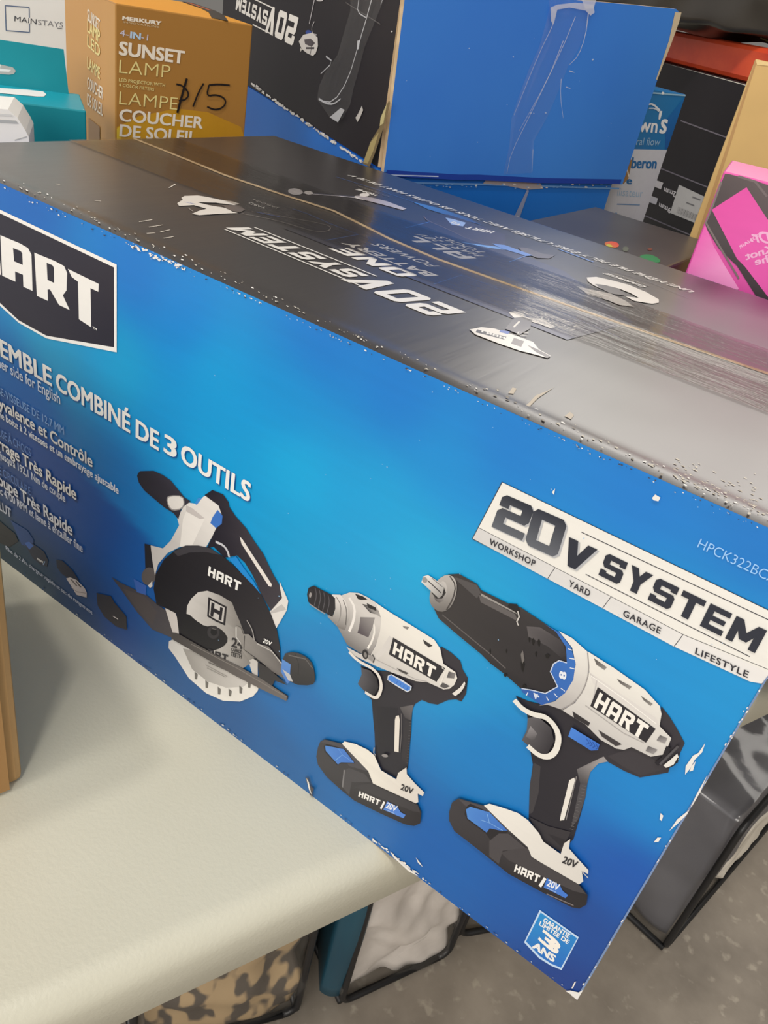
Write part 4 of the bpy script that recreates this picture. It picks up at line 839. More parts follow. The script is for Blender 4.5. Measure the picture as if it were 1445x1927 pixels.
far = Face(K + Vector((dA.x, dA.y, 0)) * .316, (dB.x, dB.y, 0), (0, 0, 1)); slab('long_flap', Face((far.o.x, far.o.y, 0), far.u, far.v), [(.004, ZB), (.534, ZB), (.534, ZB + .13), (.004, ZB + .13)], .004, [M['kraft'], M['flute']], oc)
p = Print(fB, 2.89, 440, 0)
p.text('20V', (354, 96), (196, 30), (322, 250), WT, block=True); p.text('SYSTEM', (190, 62), (20, -22), (178, 142), WT, block=True)
p.stroke([(60, -30), (210, 42)], 5, WT); p.stroke([(105, 134), (210, 187)], 5, WT)
p.stroke([(440, 0), (412, 130)], 9, (180, 176, 180)); p.stroke([(440, 118), (424, 150), (430, 185), (452, 190)], 6, (170, 166, 168), 1); p.ell(470, 2, 18, 6, (190, 186, 186)); p.ell(408, 176, 16, 12, (60, 80, 150))
p.poly([(356, 225), (380, 190), (430, 178), (458, 205), (460, 250), (448, 290), (432, 305), (400, 290), (370, 265)], (210, 206, 202)); p.poly([(385, 215), (420, 210), (445, 235), (425, 255), (390, 240)], (90, 84, 88)); p.poly([(362, 262), (375, 268), (366, 282)], (200, 196, 190)); p.stroke([(395, 262), (440, 262)], 8, (70, 66, 70)); p.stroke([(430, 225), (418, 300)], 6, (60, 56, 60))
p.poly([(700, 575), (706, 600), (690, 640), (675, 665), (665, 640), (678, 620)], (190, 186, 182)); p.stroke([(612, 14), (700, 70), (800, 132)], 4, (96, 92, 92)); p.ell(862, 172, 5, 4, (190, 186, 184))
for _ in range(110):
    t = rnd.random(); blob(p, 100 + 600 * t, 460 + 425 * t + rnd.uniform(-9, 4), rnd.uniform(2, 9), rnd.choice([SC, (180, 176, 172), (226, 224, 220)]), 1.6, .6)
merge(p, lf, M['print_matte'])
p = Print(fA2, 2.651, 900, 0)
for _ in range(16): blob(p, rnd.uniform(-400, 700), rnd.uniform(150, 860), rnd.uniform(1, 5), (170, 196, 236))
p.stroke([(-460, 862), (-100, 884), (0, 884), (300, 900), (710, 906)], 26, (34, 66, 160)); p.stroke([(-460, 872), (-200, 880)], 5, (190, 206, 230))
p.poly([(980, 60), (1012, 62), (1000, 110), (960, 220), (890, 400), (885, 395), (950, 200)], (206, 190, 160))
merge(p, fl, M['print_matte'])
p = Print(fA, 2.651, 900, 0, base=.0008)
p.stroke([(-470, 905), (-300, 912), (0, 918), (320, 928), (700, 940)], 9, (110, 160, 220)); p.poly([(40, 890), (180, 884), (300, 902), (322, 940), (240, 945), (140, 925), (20, 915)], (176, 166, 166)); p.poly([(240, 945), (250, 950), (205, 1080), (175, 1082)], (140, 150, 180)); p.poly([(120, 1058), (200, 1080), (190, 1088), (110, 1066)], (214, 214, 220))
p.poly([(745, 785), (765, 800), (745, 890), (720, 918), (712, 905)], (150, 116, 76)); p.stroke([(735, 830), (748, 880)], 6, (216, 206, 190))
for _ in range(60): blob(p, rnd.uniform(-460, 700), 925 + rnd.uniform(-12, 12), rnd.uniform(1, 5), rnd.choice([SC, (120, 170, 226)]), 2)
merge(p, ocb, M['print_matte'])
def tape_patch(name, face, px, sc, ox, oy, m, parent, amp=.0018):
    """crumpled strip of tape lying on a panel; px = left and right outlines from top to bottom"""
    bm = bmesh.new(); rows = []; N = 14
    for (xl, yl), (xr, yr) in px:
        a, b_ = face.hit(ox + xl / sc, oy + yl / sc), face.hit(ox + xr / sc, oy + yr / sc)
        rows.append([bm.verts.new(face.pt(a[0] + (b_[0] - a[0]) * i / N, a[1] + (b_[1] - a[1]) * i / N, .0012 + amp * abs(noise.noise((i * .9, len(rows) * .25, 1)))) ) for i in range(N + 1)])
    for A, B in zip(rows, rows[1:]):
        for i in range(N): bm.faces.new((A[i], A[i + 1], B[i + 1], B[i]))
    return orient(from_bm(name, bm, m, parent, True), face.n)
ta = tape_patch('torn_tape', fA2, [((345, -10), (575, -20)), ((350, 40), (560, 60)), ((330, 120), (535, 130)), ((300, 230), (500, 230)), ((250, 340), (440, 330)), ((200, 470), (395, 450)), ((160, 590), (340, 580)), ((150, 720), (270, 700)), ((120, 870), (260, 860))], 2.651, 900, 0, M['wrap'], fl)
tbk = tape_patch('torn_tape', fB, [((640, -20), (830, -20)), ((640, 60), (800, 60)), ((610, 160), (760, 160)), ((570, 300), (720, 260)), ((500, 400), (690, 380)), ((470, 470), (660, 480)), ((460, 540), (640, 570)), ((530, 640), (600, 650))], 2.89, 440, 0, M['wrap'], lf)
p = Print(fA2, 2.651, 900, 0, base=.0035); WK = (206, 214, 232)
for q_, w in (([(350, 40), (375, 60), (360, 120), (290, 260), (165, 570)], 5), ([(470, 80), (400, 250), (250, 560), (150, 760), (130, 860)], 4), ([(410, 200), (330, 400), (190, 650)], 4), ([(535, 60), (520, 180), (485, 275), (440, 320)], 6), ([(400, 390), (395, 470), (410, 585)], 4), ([(440, 350), (466, 358)], 5), ([(424, 430), (446, 438)], 4), ([(260, 740), (255, 850)], 3)): p.stroke(q_, w, WK, 1, (1, .3))
p.poly([(345, 35), (380, 20), (470, 10), (560, 20), (565, 60), (545, 75), (520, 50), (440, 35), (380, 45), (358, 120), (348, 100)], (206, 204, 200)); p.poly([(500, -5), (575, -10), (560, 40), (520, 45)], (226, 220, 206))
merge(p, ta, M['wrinkle'])
p = Print(fB, 2.89, 440, 0, base=.0035)
for q_, w in (([(700, 0), (690, 70), (740, 100)], 8), ([(770, 0), (740, 110), (700, 240), (640, 440), (560, 560), (490, 550)], 9), ([(830, 0), (820, 30)], 5), ([(480, 540), (520, 565), (560, 570), (600, 540)], 10), ([(520, 310), (560, 340), (490, 405)], 8)): p.stroke(q_, w, (150, 146, 140), 1, (1, .5))
p.poly([(692, 225), (706, 222), (700, 270), (688, 274)], (210, 206, 200)); p.poly([(600, 590), (622, 600), (585, 668), (540, 640)], (140, 136, 128))
merge(p, tbk, M['wrinkle'])
p = Print(Face(fA2.pt(0, 0, .001), fA2.u, fA2.v), 2.89, 440, 0, base=.0004)
TB = Face(fB.pt(0, 0, .004), fB.u, fB.v); p = Print(TB, 2.89, 440, 0)
p.poly([(846, 545), (852, 560), (830, 650), (800, 740), (770, 830), (740, 908), (702, 890), (745, 770), (795, 690), (800, 640)], (122, 106, 76)); p.poly([(800, 640), (835, 560), (815, 670), (795, 685)], (190, 178, 130)); p.poly([(745, 775), (790, 720), (760, 820), (730, 890), (705, 885)], (168, 152, 104))
tag(p.build('torn_tape', lf, M['print_matte']), 'yellowed torn tape at the corner')

# ---- sunset lamp box
M['print_box'] = print_mat('printed_box_card', rough=.38, spec=.4, bump=.02)
OR = (176, 118, 40)
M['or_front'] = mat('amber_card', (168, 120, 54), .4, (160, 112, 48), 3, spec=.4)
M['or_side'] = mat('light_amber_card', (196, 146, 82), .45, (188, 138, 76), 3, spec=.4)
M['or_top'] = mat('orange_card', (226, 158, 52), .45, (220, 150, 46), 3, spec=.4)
c = at(217, 6, 1, .22); du, dd = n2((.36, .933)), n2((-.93, .37))
f1 = face3(c, du); f2 = face3(c, dd); W1 = f1.hit(476, 46)[0]
ob = empty('lamp_box', (c.x, c.y, 0), 'amber lamp box with a handwritten price, at the left end of the large tool box', 'box')
lbb = bevelled('body', box_pts(c, du, W1, dd, .15), 0, c.z, [M['or_front'], M['or_side'], M['or_top']], ob, .001, [0, 1, 1, 1, 2, 1])
p = Print(f1, 2.89, 0, 0, clip=(.001, W1 - .001, 0, c.z - .001)); CW = (238, 226, 206); CY = (232, 214, 140)
p.poly([(628, 690), (760, 630), (960, 590), (1130, 610), (1310, 690), (1333, 735), (1330, 900), (628, 900)], (204, 152, 34), (190, 136, 30), ((700, 780), (1200, 620)))
p.poly([(628, 700), (660, 680), (650, 900), (628, 900)], (226, 190, 60))
p.text('MERKURY', (666, 108), (874, 136), (668, 88), CW, bold=.05); p.text('INNOVATIONS', (668, 124), (862, 152), (669, 114), (212, 190, 150))
p.text('4-IN-1', (648, 194), (802, 221), (652, 160), (206, 200, 214), bold=.0); p.text('IN', (708, 206), (762, 215), (711, 172), (180, 206, 226), bold=.03)
p.text('SUNSET', (648, 296), (996, 346), (652, 226), CW, bold=.035); p.text('LAMP', (646, 396), (922, 424), (650, 324), CY, bold=-.012)
p.text('LED PROJECTOR WITH', (646, 442), (896, 472), (647, 424), CY, bold=.01); p.text('4 COLOR FILTERS', (646, 468), (836, 494), (647, 452), CY, bold=.01)
p.text('LAMPE', (646, 566), (962, 598), (650, 496), CY, bold=-.012); p.text('COUCHER', (648, 656), (1098, 698), (652, 592), CW, bold=.025); p.text('DE SOLEIL', (650, 740), (1062, 778), (654, 676), CW, bold=.025)
merge(p, lbb, M['print_box'])
p = Print(f1, 2.89, 0, 0, base=.0018); IK = (34, 26, 22)
p.stroke([(1012, 425), (990, 500), (960, 612)], 11, IK); p.stroke([(955, 456), (985, 462), (1015, 490), (1022, 520), (1000, 542), (968, 545)], 8, IK, 2); p.stroke([(1103, 452), (1075, 500), (1045, 578)], 8, IK, 1); p.stroke([(1245, 462), (1190, 456), (1132, 460)], 8, IK, 1); p.stroke([(1132, 460), (1118, 522), (1170, 512), (1215, 530), (1225, 560), (1200, 588), (1160, 596), (1122, 578)], 8, IK, 2)
tag(p.build('price_marking', ob, M['print_matte']), 'black marker price')
p = Print(f2, 2.89, 0, 0, clip=(.001, .149, 0, c.z - .001))
for t, y, col in (('SUNSET', 110, CW), ('LAMP', 172, CY), ('LED', 250, CY), ('LAMPE', 370, CY), ('COUCHER', 480, CW), ('DE SOLEIL', 570, CW)): p.text(t, (478, y), (545 if len(t) < 7 else 562, y + 62), (478, y - 62), col, bold=.02)
p.poly([(484, 640), (545, 690), (545, 900), (484, 900)], (140, 98, 50))
merge(p, lbb, M['print_box'])
ft = Face((c.x, c.y, c.z), (du.x, du.y, 0), (dd.x, dd.y, 0)); p = Print(ft, 2.89, 0, 0, clip=(.001, W1 - .001, .001, .149))
p.stroke([(1095, -60), (1150, 20), (1190, 70), (1208, 112)], 46, (62, 52, 42), 1); p.stroke([(1080, -60), (1125, 10), (1160, 60)], 14, (206, 96, 46), 1)
p.poly([(1230, -60), (1300, 0), (1385, 132), (1370, 136), (1270, 20), (1200, -60)], (204, 136, 50))
merge(p, lbb, M['print_box'])

# ---- teal package with a hanging tab
c = at(162, 209, 1, .175); du, dd = n2((-.55, -.835)), n2((-.835, .55)); f1 = face3(c, du)
tb = empty('teal_package', (c.x, c.y, 0), 'teal retail box with a raised hanging tab, left of the amber lamp box', 'box')
dp = .075
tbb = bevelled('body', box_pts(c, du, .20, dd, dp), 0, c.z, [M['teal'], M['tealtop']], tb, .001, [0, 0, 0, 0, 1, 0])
cb = Vector((c.x + dd.x * (dp - .006), c.y + dd.y * (dp - .006), 0)); f3 = Face(cb, (du.x, du.y, 0), (0, 0, 1)); tx = f3.hit(128, 120)[0]
hz = f3.hit(126, 94)[1]
hg = slab('hanging_tab', f3, [(tx, c.z - .001), (.20, c.z - .001), (.20, hz - .0), (tx + .003, hz)], .0015, [M['teal'], M['white']], tb, 0)
p = Print(f3, 2.89, 0, 0, clip=(tx, .199, 0, 1)); p.poly([(-40, 350), (10, 352), (70, 366), (86, 385), (76, 402), (50, 406), (-40, 400)], (176, 174, 170)); p.poly([(-40, 346), (4, 350), (0, 372), (60, 380), (50, 390), (-40, 386)], (226, 226, 224)); merge(p, hg, M['print_matte'])
ft = Face((c.x, c.y, c.z), (du.x, du.y, 0), (dd.x, dd.y, 0)); p = Print(ft, 2.89, 0, 0, clip=(.001, .199, .001, dp - .007)); p.poly([(-40, 478), (150, 490), (235, 500), (252, 515), (240, 527), (200, 527), (60, 514), (-40, 506)], (236, 236, 234)); p.poly([(452, 598), (470, 604), (462, 628), (456, 612)], (230, 230, 228)); merge(p, tbb, M['print_matte'])

# ---- white storage box behind them
c = at(100, 40, 1, .34); du = n2((.55, .835)); dd = n2((-.835, .55)); f1 = face3(c, du); a0, a1 = f1.hit(-200, 40)[0], f1.hit(196, 40)[0]
c0 = Vector((c.x, c.y)) + du * a0
wb = empty('white_box', (c.x, c.y, 0), 'white printed carton with a thin square emblem, behind the teal package', 'box')
wbb = bevelled('body', box_pts(c0, du, a1 - a0, dd, .16), 0, .56, [M['white']], wb, .0015)
p = Print(f1, 2.89, 0, 0, clip=(a0 + .001, a1 - .001, 0, .559))
for q_ in (((28, 30), (158, 40)), ((158, 40), (160, 176)), ((160, 176), (33, 166)), ((33, 166), (28, 30))): p.stroke(q_, 4, (96, 112, 140))
p.poly([(152, 96), (166, 97), (166, 128), (152, 126)], (228, 226, 222)); p.text('MAIN', (78, 114), (198, 132), (79, 86), (74, 76, 82)); p.text('STAYS', (206, 134), (342, 150), (207, 106), (126, 126, 130), bold=-.005)
p.stroke([(312, 153), (338, 156)], 3, (120, 120, 122)); p.text('portable', (424, 208), (660, 240), (426, 176), (70, 70, 74), bold=.0)
p.stroke([(376, 520), (376, 330), (384, 308), (410, 300), (520, 312)], 7, (190, 178, 176), 1); p.ell(426, 348, 9, 10, (140, 136, 136)); p.ell(416, 437, 9, 10, (140, 136, 136)); p.stroke([(424, 48), (480, 52)], 3, (250, 248, 244))
merge(p, wbb, M['print_matte'])

# ---- folded white card pack at the far left
q0 = at(54, 262, 0, -.556); f1 = Face((q0.x, q0.y, 0), (.62, .785, 0), (0, 0, 1)); h = f1.hit
pk = empty('card_pack', (q0.x - .02, q0.y, 0), 'white card pack with grey stripes at the left edge, in front of the teal package', 'pack')
pkb = slab('body', f1, [(h(-70, 200)[0], 0), (h(54, 262)[0], 0), h(54, 258), h(48, 246), h(33, 222), h(15, 206), h(-70, 200)], .05, [M['white'], M['white']], pk)
p = Print(f1, 2.89, 0, 0, clip=(h(-69, 200)[0], -.001, 0, 1)); p.poly([(-60, 612), (60, 622), (76, 632), (-60, 626)], (206, 206, 204)); p.poly([(-60, 645), (85, 655), (102, 672), (-60, 662)], (172, 174, 174)); p.stroke([(80, 762), (158, 744)], 4, (180, 180, 178)); merge(p, pkb, M['print_matte'])

# ---- bottle box, black long box, orange package, bag
M['drb'] = mat('bright_blue_card', (36, 118, 176), .4, (30, 96, 160), 4, spec=.4)
c = at(1291, 178, 1, .80); du = n2((.42, .907)); dd = n2((-.907, .42)); f1 = face3(c, du); a0 = f1.hit(1146, 300)[0]
c0 = Vector((c.x, c.y)) + du * a0
db = empty('baby_bottle_box', (c0.x, c0.y, 0), 'blue and white bottle box with large white script, right of the open carton', 'box')
dbb = bevelled('body', box_pts(c0, du, -a0, dd, .10), 0, c.z, [M['drb']], db, .001)
p = Print(f1, 2.651, 900, 0, clip=(a0 + .001, -.001, .001, c.z - .001))
p.poly([(700, 742), (960, 750), (945, 780), (860, 1000), (795, 1200), (700, 1500), (450, 1500), (600, 800)], (208, 210, 218), (188, 188, 200), ((700, 800), (860, 1100)))
p.poly([(935, 600), (1046, 470), (1020, 560), (960, 740), (930, 746)], (32, 90, 160), (30, 110, 178), ((940, 740), (1030, 480)))
p.text('wn', (800, 655), (888, 662), (808, 585), (232, 234, 238), bold=.02); p.text("'s", (884, 662), (932, 664), (904, 560), (232, 234, 238), bold=.02); p.stroke([(845, 520), (870, 518), (905, 552)], 7, (222, 226, 232), 1); p.stroke([(850, 540), (880, 540), (900, 556)], 5, (200, 212, 226), 1)
p.text('ural flow', (765, 722), (902, 726), (772, 684), (150, 184, 214), bold=.0)
p.text('beron', (762, 838), (884, 840), (768, 786), (40, 104, 160), bold=.04); p.text('e', (738, 916), (762, 918), (742, 882), (40, 104, 160), bold=.04); p.text('ilisateur', (690, 976), (816, 984), (696, 936), (150, 178, 206), bold=-.005)
p.stroke([(690, 1018), (804, 1022)], 5, (110, 140, 180)); p.stroke([(680, 1064), (690, 1066)], 9, (110, 140, 180)); p.stroke([(690, 1092), (735, 1096)], 5, (176, 186, 200))
p.stroke([(855, 462), (1044, 466)], 6, (150, 190, 214)); p.ell(919, 464, 7, 7, (236, 238, 240)); p.ell(1040, 464, 6, 7, (226, 230, 234))
merge(p, dbb, M['print_box'])

c = at(1405, 158, 1, .86); du = n2((-.691, .7227)); dd = n2((.7227, .691)); f1 = face3(c, du); a0, a1 = f1.hit(1450, 170)[0], f1.hit(1170, 70)[0]
c0 = Vector((c.x, c.y)) + du * a0
lb_ = empty('black_box', (c0.x, c0.y, 0), 'long black box with thin white lines and a barcode sticker, behind the bottle box', 'box')
blb = bevelled('body', box_pts(c0, du, a1 - a0, dd, .22), 0, c.z, [M['black']], lb_, .001)
p = Print(f1, 2.651, 900, 0, clip=(a0 + .001, a1 - .001, .001, c.z - .001))
p.poly([(930, 278), (1345, 412), (1338, 428), (925, 292)], (238, 232, 220))
for a, b_ in (((1010, 602), (1250, 690)), ((910, 840), (1160, 940)), ((830, 1075), (1100, 1190))): p.stroke([a, b_], 5, (126, 120, 130))
p.text('2mm', (988, 958), (930, 935), (984, 985), (214, 210, 212), bold=.03); p.text('9mm', (962, 1040), (905, 1012), (958, 1065), (214, 210, 212), bold=.03)
p.poly([(878, 895), (924, 912), (912, 945), (865, 925)], (214, 210, 212)); p.poly([(858, 975), (898, 990), (888, 1022), (845, 1005)], (200, 198, 204))
p.poly([(1003, 922), (1148, 990), (1100, 1120), (958, 1062)], (206, 204, 202))
for i in range(22): p.stroke([(1000 + i * 4.6, 1032 + i * 1.9), (990 + i * 4.6, 1062 + i * 1.9)], 1.6 + (i * 7 % 3), (110, 106, 110))
p.stroke([(1070, 982), (1110, 998)], 4, (130, 128, 130)); p.stroke([(1040, 1010), (1080, 1026)], 4, (130, 128, 130))
merge(p, blb, M['print_matte'])
zt = c.z; f2 = Face(f1.pt(0, 0, -.012), f1.u, f1.v); cc = Vector((f2.o.x, f2.o.y)) + du * (a0 + .01)
og = bevelled('orange_package', box_pts(cc, du, a1 - a0 - .02, dd, .17), zt + .0005, f2.hit(1420, 108)[1] + .012, [M['orange']], None, .006)
tag(og, 'orange-red shiny film package lying on the long black box', 'package')
ztop = f2.hit(1420, 108)[1] + .012

def puffy(name, c, u, lu, d, ld, z0, h, m, amp=.01, freq=8, n=22, rnd_=.35, parent=None, seed=0, grow=0):
    bm = bmesh.new(); bmesh.ops.create_cube(bm, size=2); bmesh.ops.subdivide_edges(bm, edges=bm.edges, cuts=n, use_grid_fill=True)
    u, d = Vector((u[0], u[1], 0)).normalized(), Vector((d[0], d[1], 0)).normalized()
    o = Vector((c[0], c[1], z0)) + u * lu / 2 + d * ld / 2 + Z3 * h / 2
    for v in bm.verts:
        q_ = v.co.copy(); s_ = q_.copy()
        s_ = Vector((q_.x * math.sqrt(1 - q_.y ** 2 / 2 - q_.z ** 2 / 2 + q_.y ** 2 * q_.z ** 2 / 3), q_.y * math.sqrt(1 - q_.x ** 2 / 2 - q_.z ** 2 / 2 + q_.x ** 2 * q_.z ** 2 / 3), q_.z * math.sqrt(1 - q_.x ** 2 / 2 - q_.y ** 2 / 2 + q_.x ** 2 * q_.y ** 2 / 3)))
        e = q_.lerp(s_, rnd_); nn = s_.normalized()
        w = u * e.x * (lu / 2 + grow) + d * e.y * (ld / 2 + grow) + Z3 * e.z * (h / 2 + grow)
        k = noise.noise((w + Vector((seed, seed * 2, 0))) * freq) * amp + noise.noise((w + Vector((seed, 5, 1))) * freq * 2.6) * amp * .45
        wn = (u * nn.x + d * nn.y + Z3 * nn.z)
        pos = o + w + wn * (k - amp * .25)
        pos.z = max(pos.z, z0)
        v.co = pos
    return from_bm(name, bm, m, parent, True)
bagc = at(1420, 40, 1, 1.06)
bg = empty('plastic_bag', (bagc.x, bagc.y, ztop), 'crumpled black plastic bag resting on the orange-red package, top right', 'bag')
puffy('film', (bagc.x - .30, bagc.y - .05), (.85, -.35), .62, (.35, .85), .24, ztop - .001, .18, M['bag'], .016, 9, 34, .30, bg, 4)
bm = bmesh.new(); q_ = [at(x, y, 1, .93) for x, y in ((1450, 30), (1436, 60), (1432, 72), (1438, 74), (1450, 80))]; tube(bm, q_, .0012, 6); from_bm('seam', bm, M['olive'], bg, True)

# ---- tan carton and pink hairbrush box
du, dd = n2((.98, .2)), n2((-.2, .98))
c = at(1421, 111, 1, .56); f1 = face3(c, du)
tn = empty('tan_carton', (c.x + .12, c.y + .06, 0), 'plain tan cardboard carton behind the pink hairbrush box', 'box')
tnb = bevelled('body', box_pts(c, du, .26, dd, .12), 0, c.z, [M['tan']], tn, .0012)
p = Print(f1, 1, 0, 0, clip=(.0005, .258, .001, c.z - .0005)); p.poly([(1421, 113), (1425, 113), (1300, 505), (1262, 640), (1256, 640), (1292, 502)], (176, 140, 92)); p.poly([(1423, 111), (1500, 118), (1500, 126), (1424, 122)], (222, 196, 136)); merge(p, tnb, M['print_matte'])
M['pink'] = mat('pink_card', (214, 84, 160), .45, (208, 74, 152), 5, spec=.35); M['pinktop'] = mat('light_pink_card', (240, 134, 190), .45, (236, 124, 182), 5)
c = at(1362, 322, 1, .365); f1 = face3(c, du)
pb = empty('hairbrush_box', (c.x, c.y, 0), 'pink hairbrush box with a dark brush picture, right end behind the large tool box', 'box')
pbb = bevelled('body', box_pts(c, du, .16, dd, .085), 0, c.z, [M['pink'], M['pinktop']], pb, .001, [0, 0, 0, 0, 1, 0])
p = Print(f1, 2.651, 900, 0, clip=(.001, .159, .001, c.z - .001)); BR = (66, 56, 58)
p.poly([(1230, 868), (1262, 840), (1300, 850), (1400, 870), (1460, 930), (1500, 1000), (1500, 1500), (1400, 1500), (1290, 1326), (1200, 1240), (1108, 1120), (1165, 1045), (1190, 960)], BR, (92, 80, 80), ((1180, 1000), (1330, 900)))
p.poly([(1100, 1112), (1175, 1230), (1230, 1326), (1300, 1440), (1200, 1500), (1000, 1400)], (232, 92, 176), (238, 150, 200), ((1080, 1200), (1220, 1300)))
p.poly([(1165, 1046), (1250, 990), (1338, 934), (1400, 1030), (1500, 1180), (1500, 1600), (1460, 1500), (1330, 1330), (1290, 1290)], (224, 78, 164), (230, 90, 172), ((1200, 1050), (1400, 1300)))
p.stroke([(1212, 905), (1172, 1020), (1130, 1110), (1210, 1240), (1300, 1390)], 8, (120, 108, 106)); p.stroke([(1300, 870), (1380, 905), (1440, 980)], 9, (112, 100, 100))
PT = (240, 176, 212)
p.crop(4.5873, 1130, 380)
p.text('CONAIR', (1395, 285), (1205, 405), (1378, 262), PT, bold=.02); p.text('Dr.', (1470, 360), (1300, 340), (1440, 262), PT, bold=.03)
p.text('Knot', (1490, 430), (1258, 500), (1475, 370), PT, bold=.03); p.text('The', (1530, 500), (1340, 545), (1515, 440), PT, bold=.03)
merge(p, pbb, M['print_box'])
ft = Face((c.x, c.y, c.z), (du.x, du.y, 0), (dd.x, dd.y, 0)); p = Print(ft, 2.651, 900, 0, clip=(.001, .159, .001, .084)); p.poly([(1372, 820), (1460, 806), (1500, 820), (1500, 850), (1440, 838)], (236, 228, 222)); merge(p, pbb, M['print_matte'])

# ---- low dark box with coloured pictures tucked behind the tool box
M['dusk'] = mat('dark_grey_card', (70, 66, 66), .35, (88, 84, 80), 5, spec=.6)
c = at(1128, 458, 1, .335)
lowz = .262; x0, x1 = -.315, -.188
lo_ = empty('dark_box', ((x0 + x1) / 2, .40, 0), 'low dark grey box with green and red picture spots, between tool box and black box', 'box')
lob = bevelled('body', [Vector(v) for v in ((x0, .330), (x1, .330), (x1, .545), (x0, .545))], 0, lowz, [M['dusk']], lo_, .002)
p = Print(Face((0, 0, lowz), (1, 0, 0), (0, 1, 0)), 4.5873, 1130, 380)
p.poly([(30, 355), (80, 342), (140, 350), (162, 378), (140, 398), (90, 395), (40, 380)], (206, 120, 60), (226, 84, 60), ((50, 370), (140, 370)), smooth=1); p.poly([(40, 372), (80, 366), (110, 390), (70, 394)], (196, 190, 70), smooth=1)
p.ell(215, 410, 26, 22, (104, 108, 92)); p.poly([(330, 470), (400, 452), (470, 470), (520, 510), (500, 530), (420, 520), (350, 495)], (52, 140, 84), smooth=1); p.ell(425, 412, 22, 10, (130, 72, 56))
merge(p, lob, M['print_box'])

# ---- black pouch on the table past the right end
c = at(1440, 1334, 2, 0)
tag(puffy('black_pouch', (c.x - .005, c.y), (1, .1), .07, (-.1, 1), .05, 0.0005, .022, M['shine'], .003, 30, 12, .4, None, 2), 'small black pouch on the table past the right end of the tool box', 'pouch')

# ---- brown carton at the left edge of the frame
c = at(45, 1469, 2, 0); c1 = at(0, 1487, 2, 0); du = n2((c1.x - c.x, c1.y - c.y)); dd = Vector((-(c.y - CAM.y), c.x - CAM.x)); dd = n2((c.x - CAM.x, c.y - CAM.y)); 
dd = n2(Vector((-du.y, du.x)) if Vector((-du.y, du.x)).dot(dd) > 0 else Vector((du.y, -du.x)))
kb = empty('brown_carton', (c.x + du.x * .1, c.y + du.y * .1, 0), 'plain brown cardboard carton at the left edge, on the near part of the table', 'box')
bevelled('body', box_pts(c, du, .24, dd, .16), 0.0005, .215, [M['kraft']], kb, .004)
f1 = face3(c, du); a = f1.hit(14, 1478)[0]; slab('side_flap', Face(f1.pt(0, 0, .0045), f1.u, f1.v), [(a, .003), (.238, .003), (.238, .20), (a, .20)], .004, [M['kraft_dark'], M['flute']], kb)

# ================================================================== bedding bags on the floor
fl_ = lambda x, y: at(x, y, 2, FZ)
def bag(name, c, u, lu, d, ld, h, m, label, cat, piping=True, amp=.012, freq=10, seed=0, r=.12, cover=True):
    t = empty(name, (c[0] + u[0] * lu / 2 + d[0] * ld / 2, c[1] + u[1] * lu / 2 + d[1] * ld / 2, FZ), label, cat)
    puffy('cloth', c, u, lu, d, ld, FZ + .004, h, m, amp, freq, 26, r, t, seed)
    if cover: puffy('clear_cover', c, u, lu, d, ld, FZ + .0015, h + .004, M['vinyl'], amp * .6, freq, 26, r * .5, t, seed, .004)
    if piping:
        U, Dv = Vector((u[0], u[1], 0)), Vector((d[0], d[1], 0)); o = Vector((c[0], c[1], FZ)); k = .018
        loop = []
        for (aa, zz, t0) in ((lu - k, k, -90), (lu - k, h - k, 0), (k, h - k, 90), (k, k, 180)):
            for i in range(5):
                tt_ = math.radians(t0 + 22.5 * i); loop.append(o + U * (aa + k * math.cos(tt_)) + Z3 * (zz + k * math.sin(tt_) + .005))
        loop.append(loop[0]); bm = bmesh.new(); tube(bm, loop, .005); from_bm('piping', bm, M['piping'], t, True)
        for cc_ in (o + U * lu, o):
            bm = bmesh.new(); tube(bm, [cc_ + Z3 * .006, cc_ + Dv * ld + Z3 * .006], .005); from_bm('piping', bm, M['piping'], t, True)
    return t
a, b_ = fl_(640, 1890), fl_(842, 1796); u = n2((b_.x - a.x, b_.y - a.y)); d = Vector((-u.y, u.x))
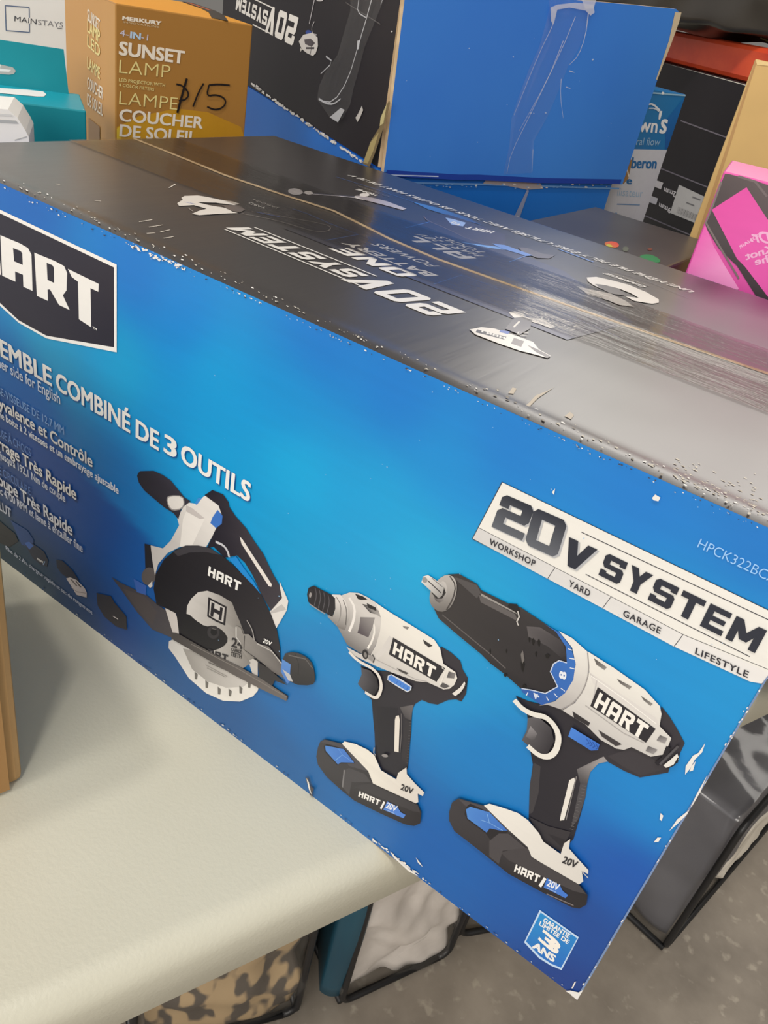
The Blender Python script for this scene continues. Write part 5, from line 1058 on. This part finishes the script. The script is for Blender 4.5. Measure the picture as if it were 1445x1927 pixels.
bag('quilt_bag', (a.x, a.y), u, (b_ - a).length, d, .36, .30, M['quilt'], 'white quilted bedding in a clear bag on the floor under the table corner', 'bedding', seed=1, amp=.022, freq=13)
a2, b2 = fl_(850, 1790), fl_(948, 1806); c0 = fl_(905, 1800); u2 = n2((.62, .78)); d2 = Vector((-u2.y, u2.x))
s0 = fl_(862, 1762); bag('pillow_bag', (s0.x, s0.y), u2, .105, d2, .26, .13, M['beige'], 'rolled cream cloth in a clear bag with black piping, under the tool box', 'bedding', seed=3, amp=.010, r=.5)
g = fl_(592, 1900); g2 = fl_(636, 1900); ug = n2((g2.x - g.x, g2.y - g.y)); tag(puffy('teal_bolster', (g.x, g.y), ug, .042, Vector((-ug.y, ug.x)), .16, FZ, .44, M['tealbar'], .003, 8, 16, .3, None, 1), 'dark teal upright bolster on the floor, left of the quilted bedding', 'bolster')
v0 = fl_(250, 1990); v1 = fl_(556, 1905); ul = n2((v1.x - v0.x, v1.y - v0.y)); bag('leaf_bedding_bag', (v0.x, v0.y), ul, (v1 - v0).length, Vector((-ul.y, ul.x)), .34, .24, M['leaf'], 'tan and grey leaf-patterned bedding in a clear bag, under the table lip', 'bedding', seed=6, amp=.018, freq=9)
r0, r1 = fl_(1246, 1788), fl_(1452, 1546); ur = n2((r1.x - r0.x, r1.y - r0.y)); dr = Vector((-ur.y, ur.x))
sb = bag('charcoal_bedding_bag', (r0.x, r0.y), ur, (r1 - r0).length + .12, dr, .30, .30, M['slate'], 'charcoal and white bedding in a clear bag with black piping, right edge of the floor', 'bedding', seed=8, amp=.014, freq=8, r=.18)
M['ivory'] = mat('ivory_cloth', (214, 206, 192), .7, (198, 190, 176), 20, bump=.2)
puffy('white_cloth', (r0.x + ur.x * .16 - dr.x * .004, r0.y + ur.y * .16 - dr.y * .004), ur, .26, dr, .05, FZ + .012, .15, M['ivory'], .012, 12, 18, .35, sb, 9)
tag(puffy('glossy_bag', (r0.x + ur.x * .30 + dr.x * .03, r0.y + ur.y * .30 + dr.y * .03), ur, .34, dr, .24, FZ + .309, .13, M['shine'], .02, 12, 26, .5, None, 5), 'glossy black film bag lying on the charcoal bedding bag', 'bag')
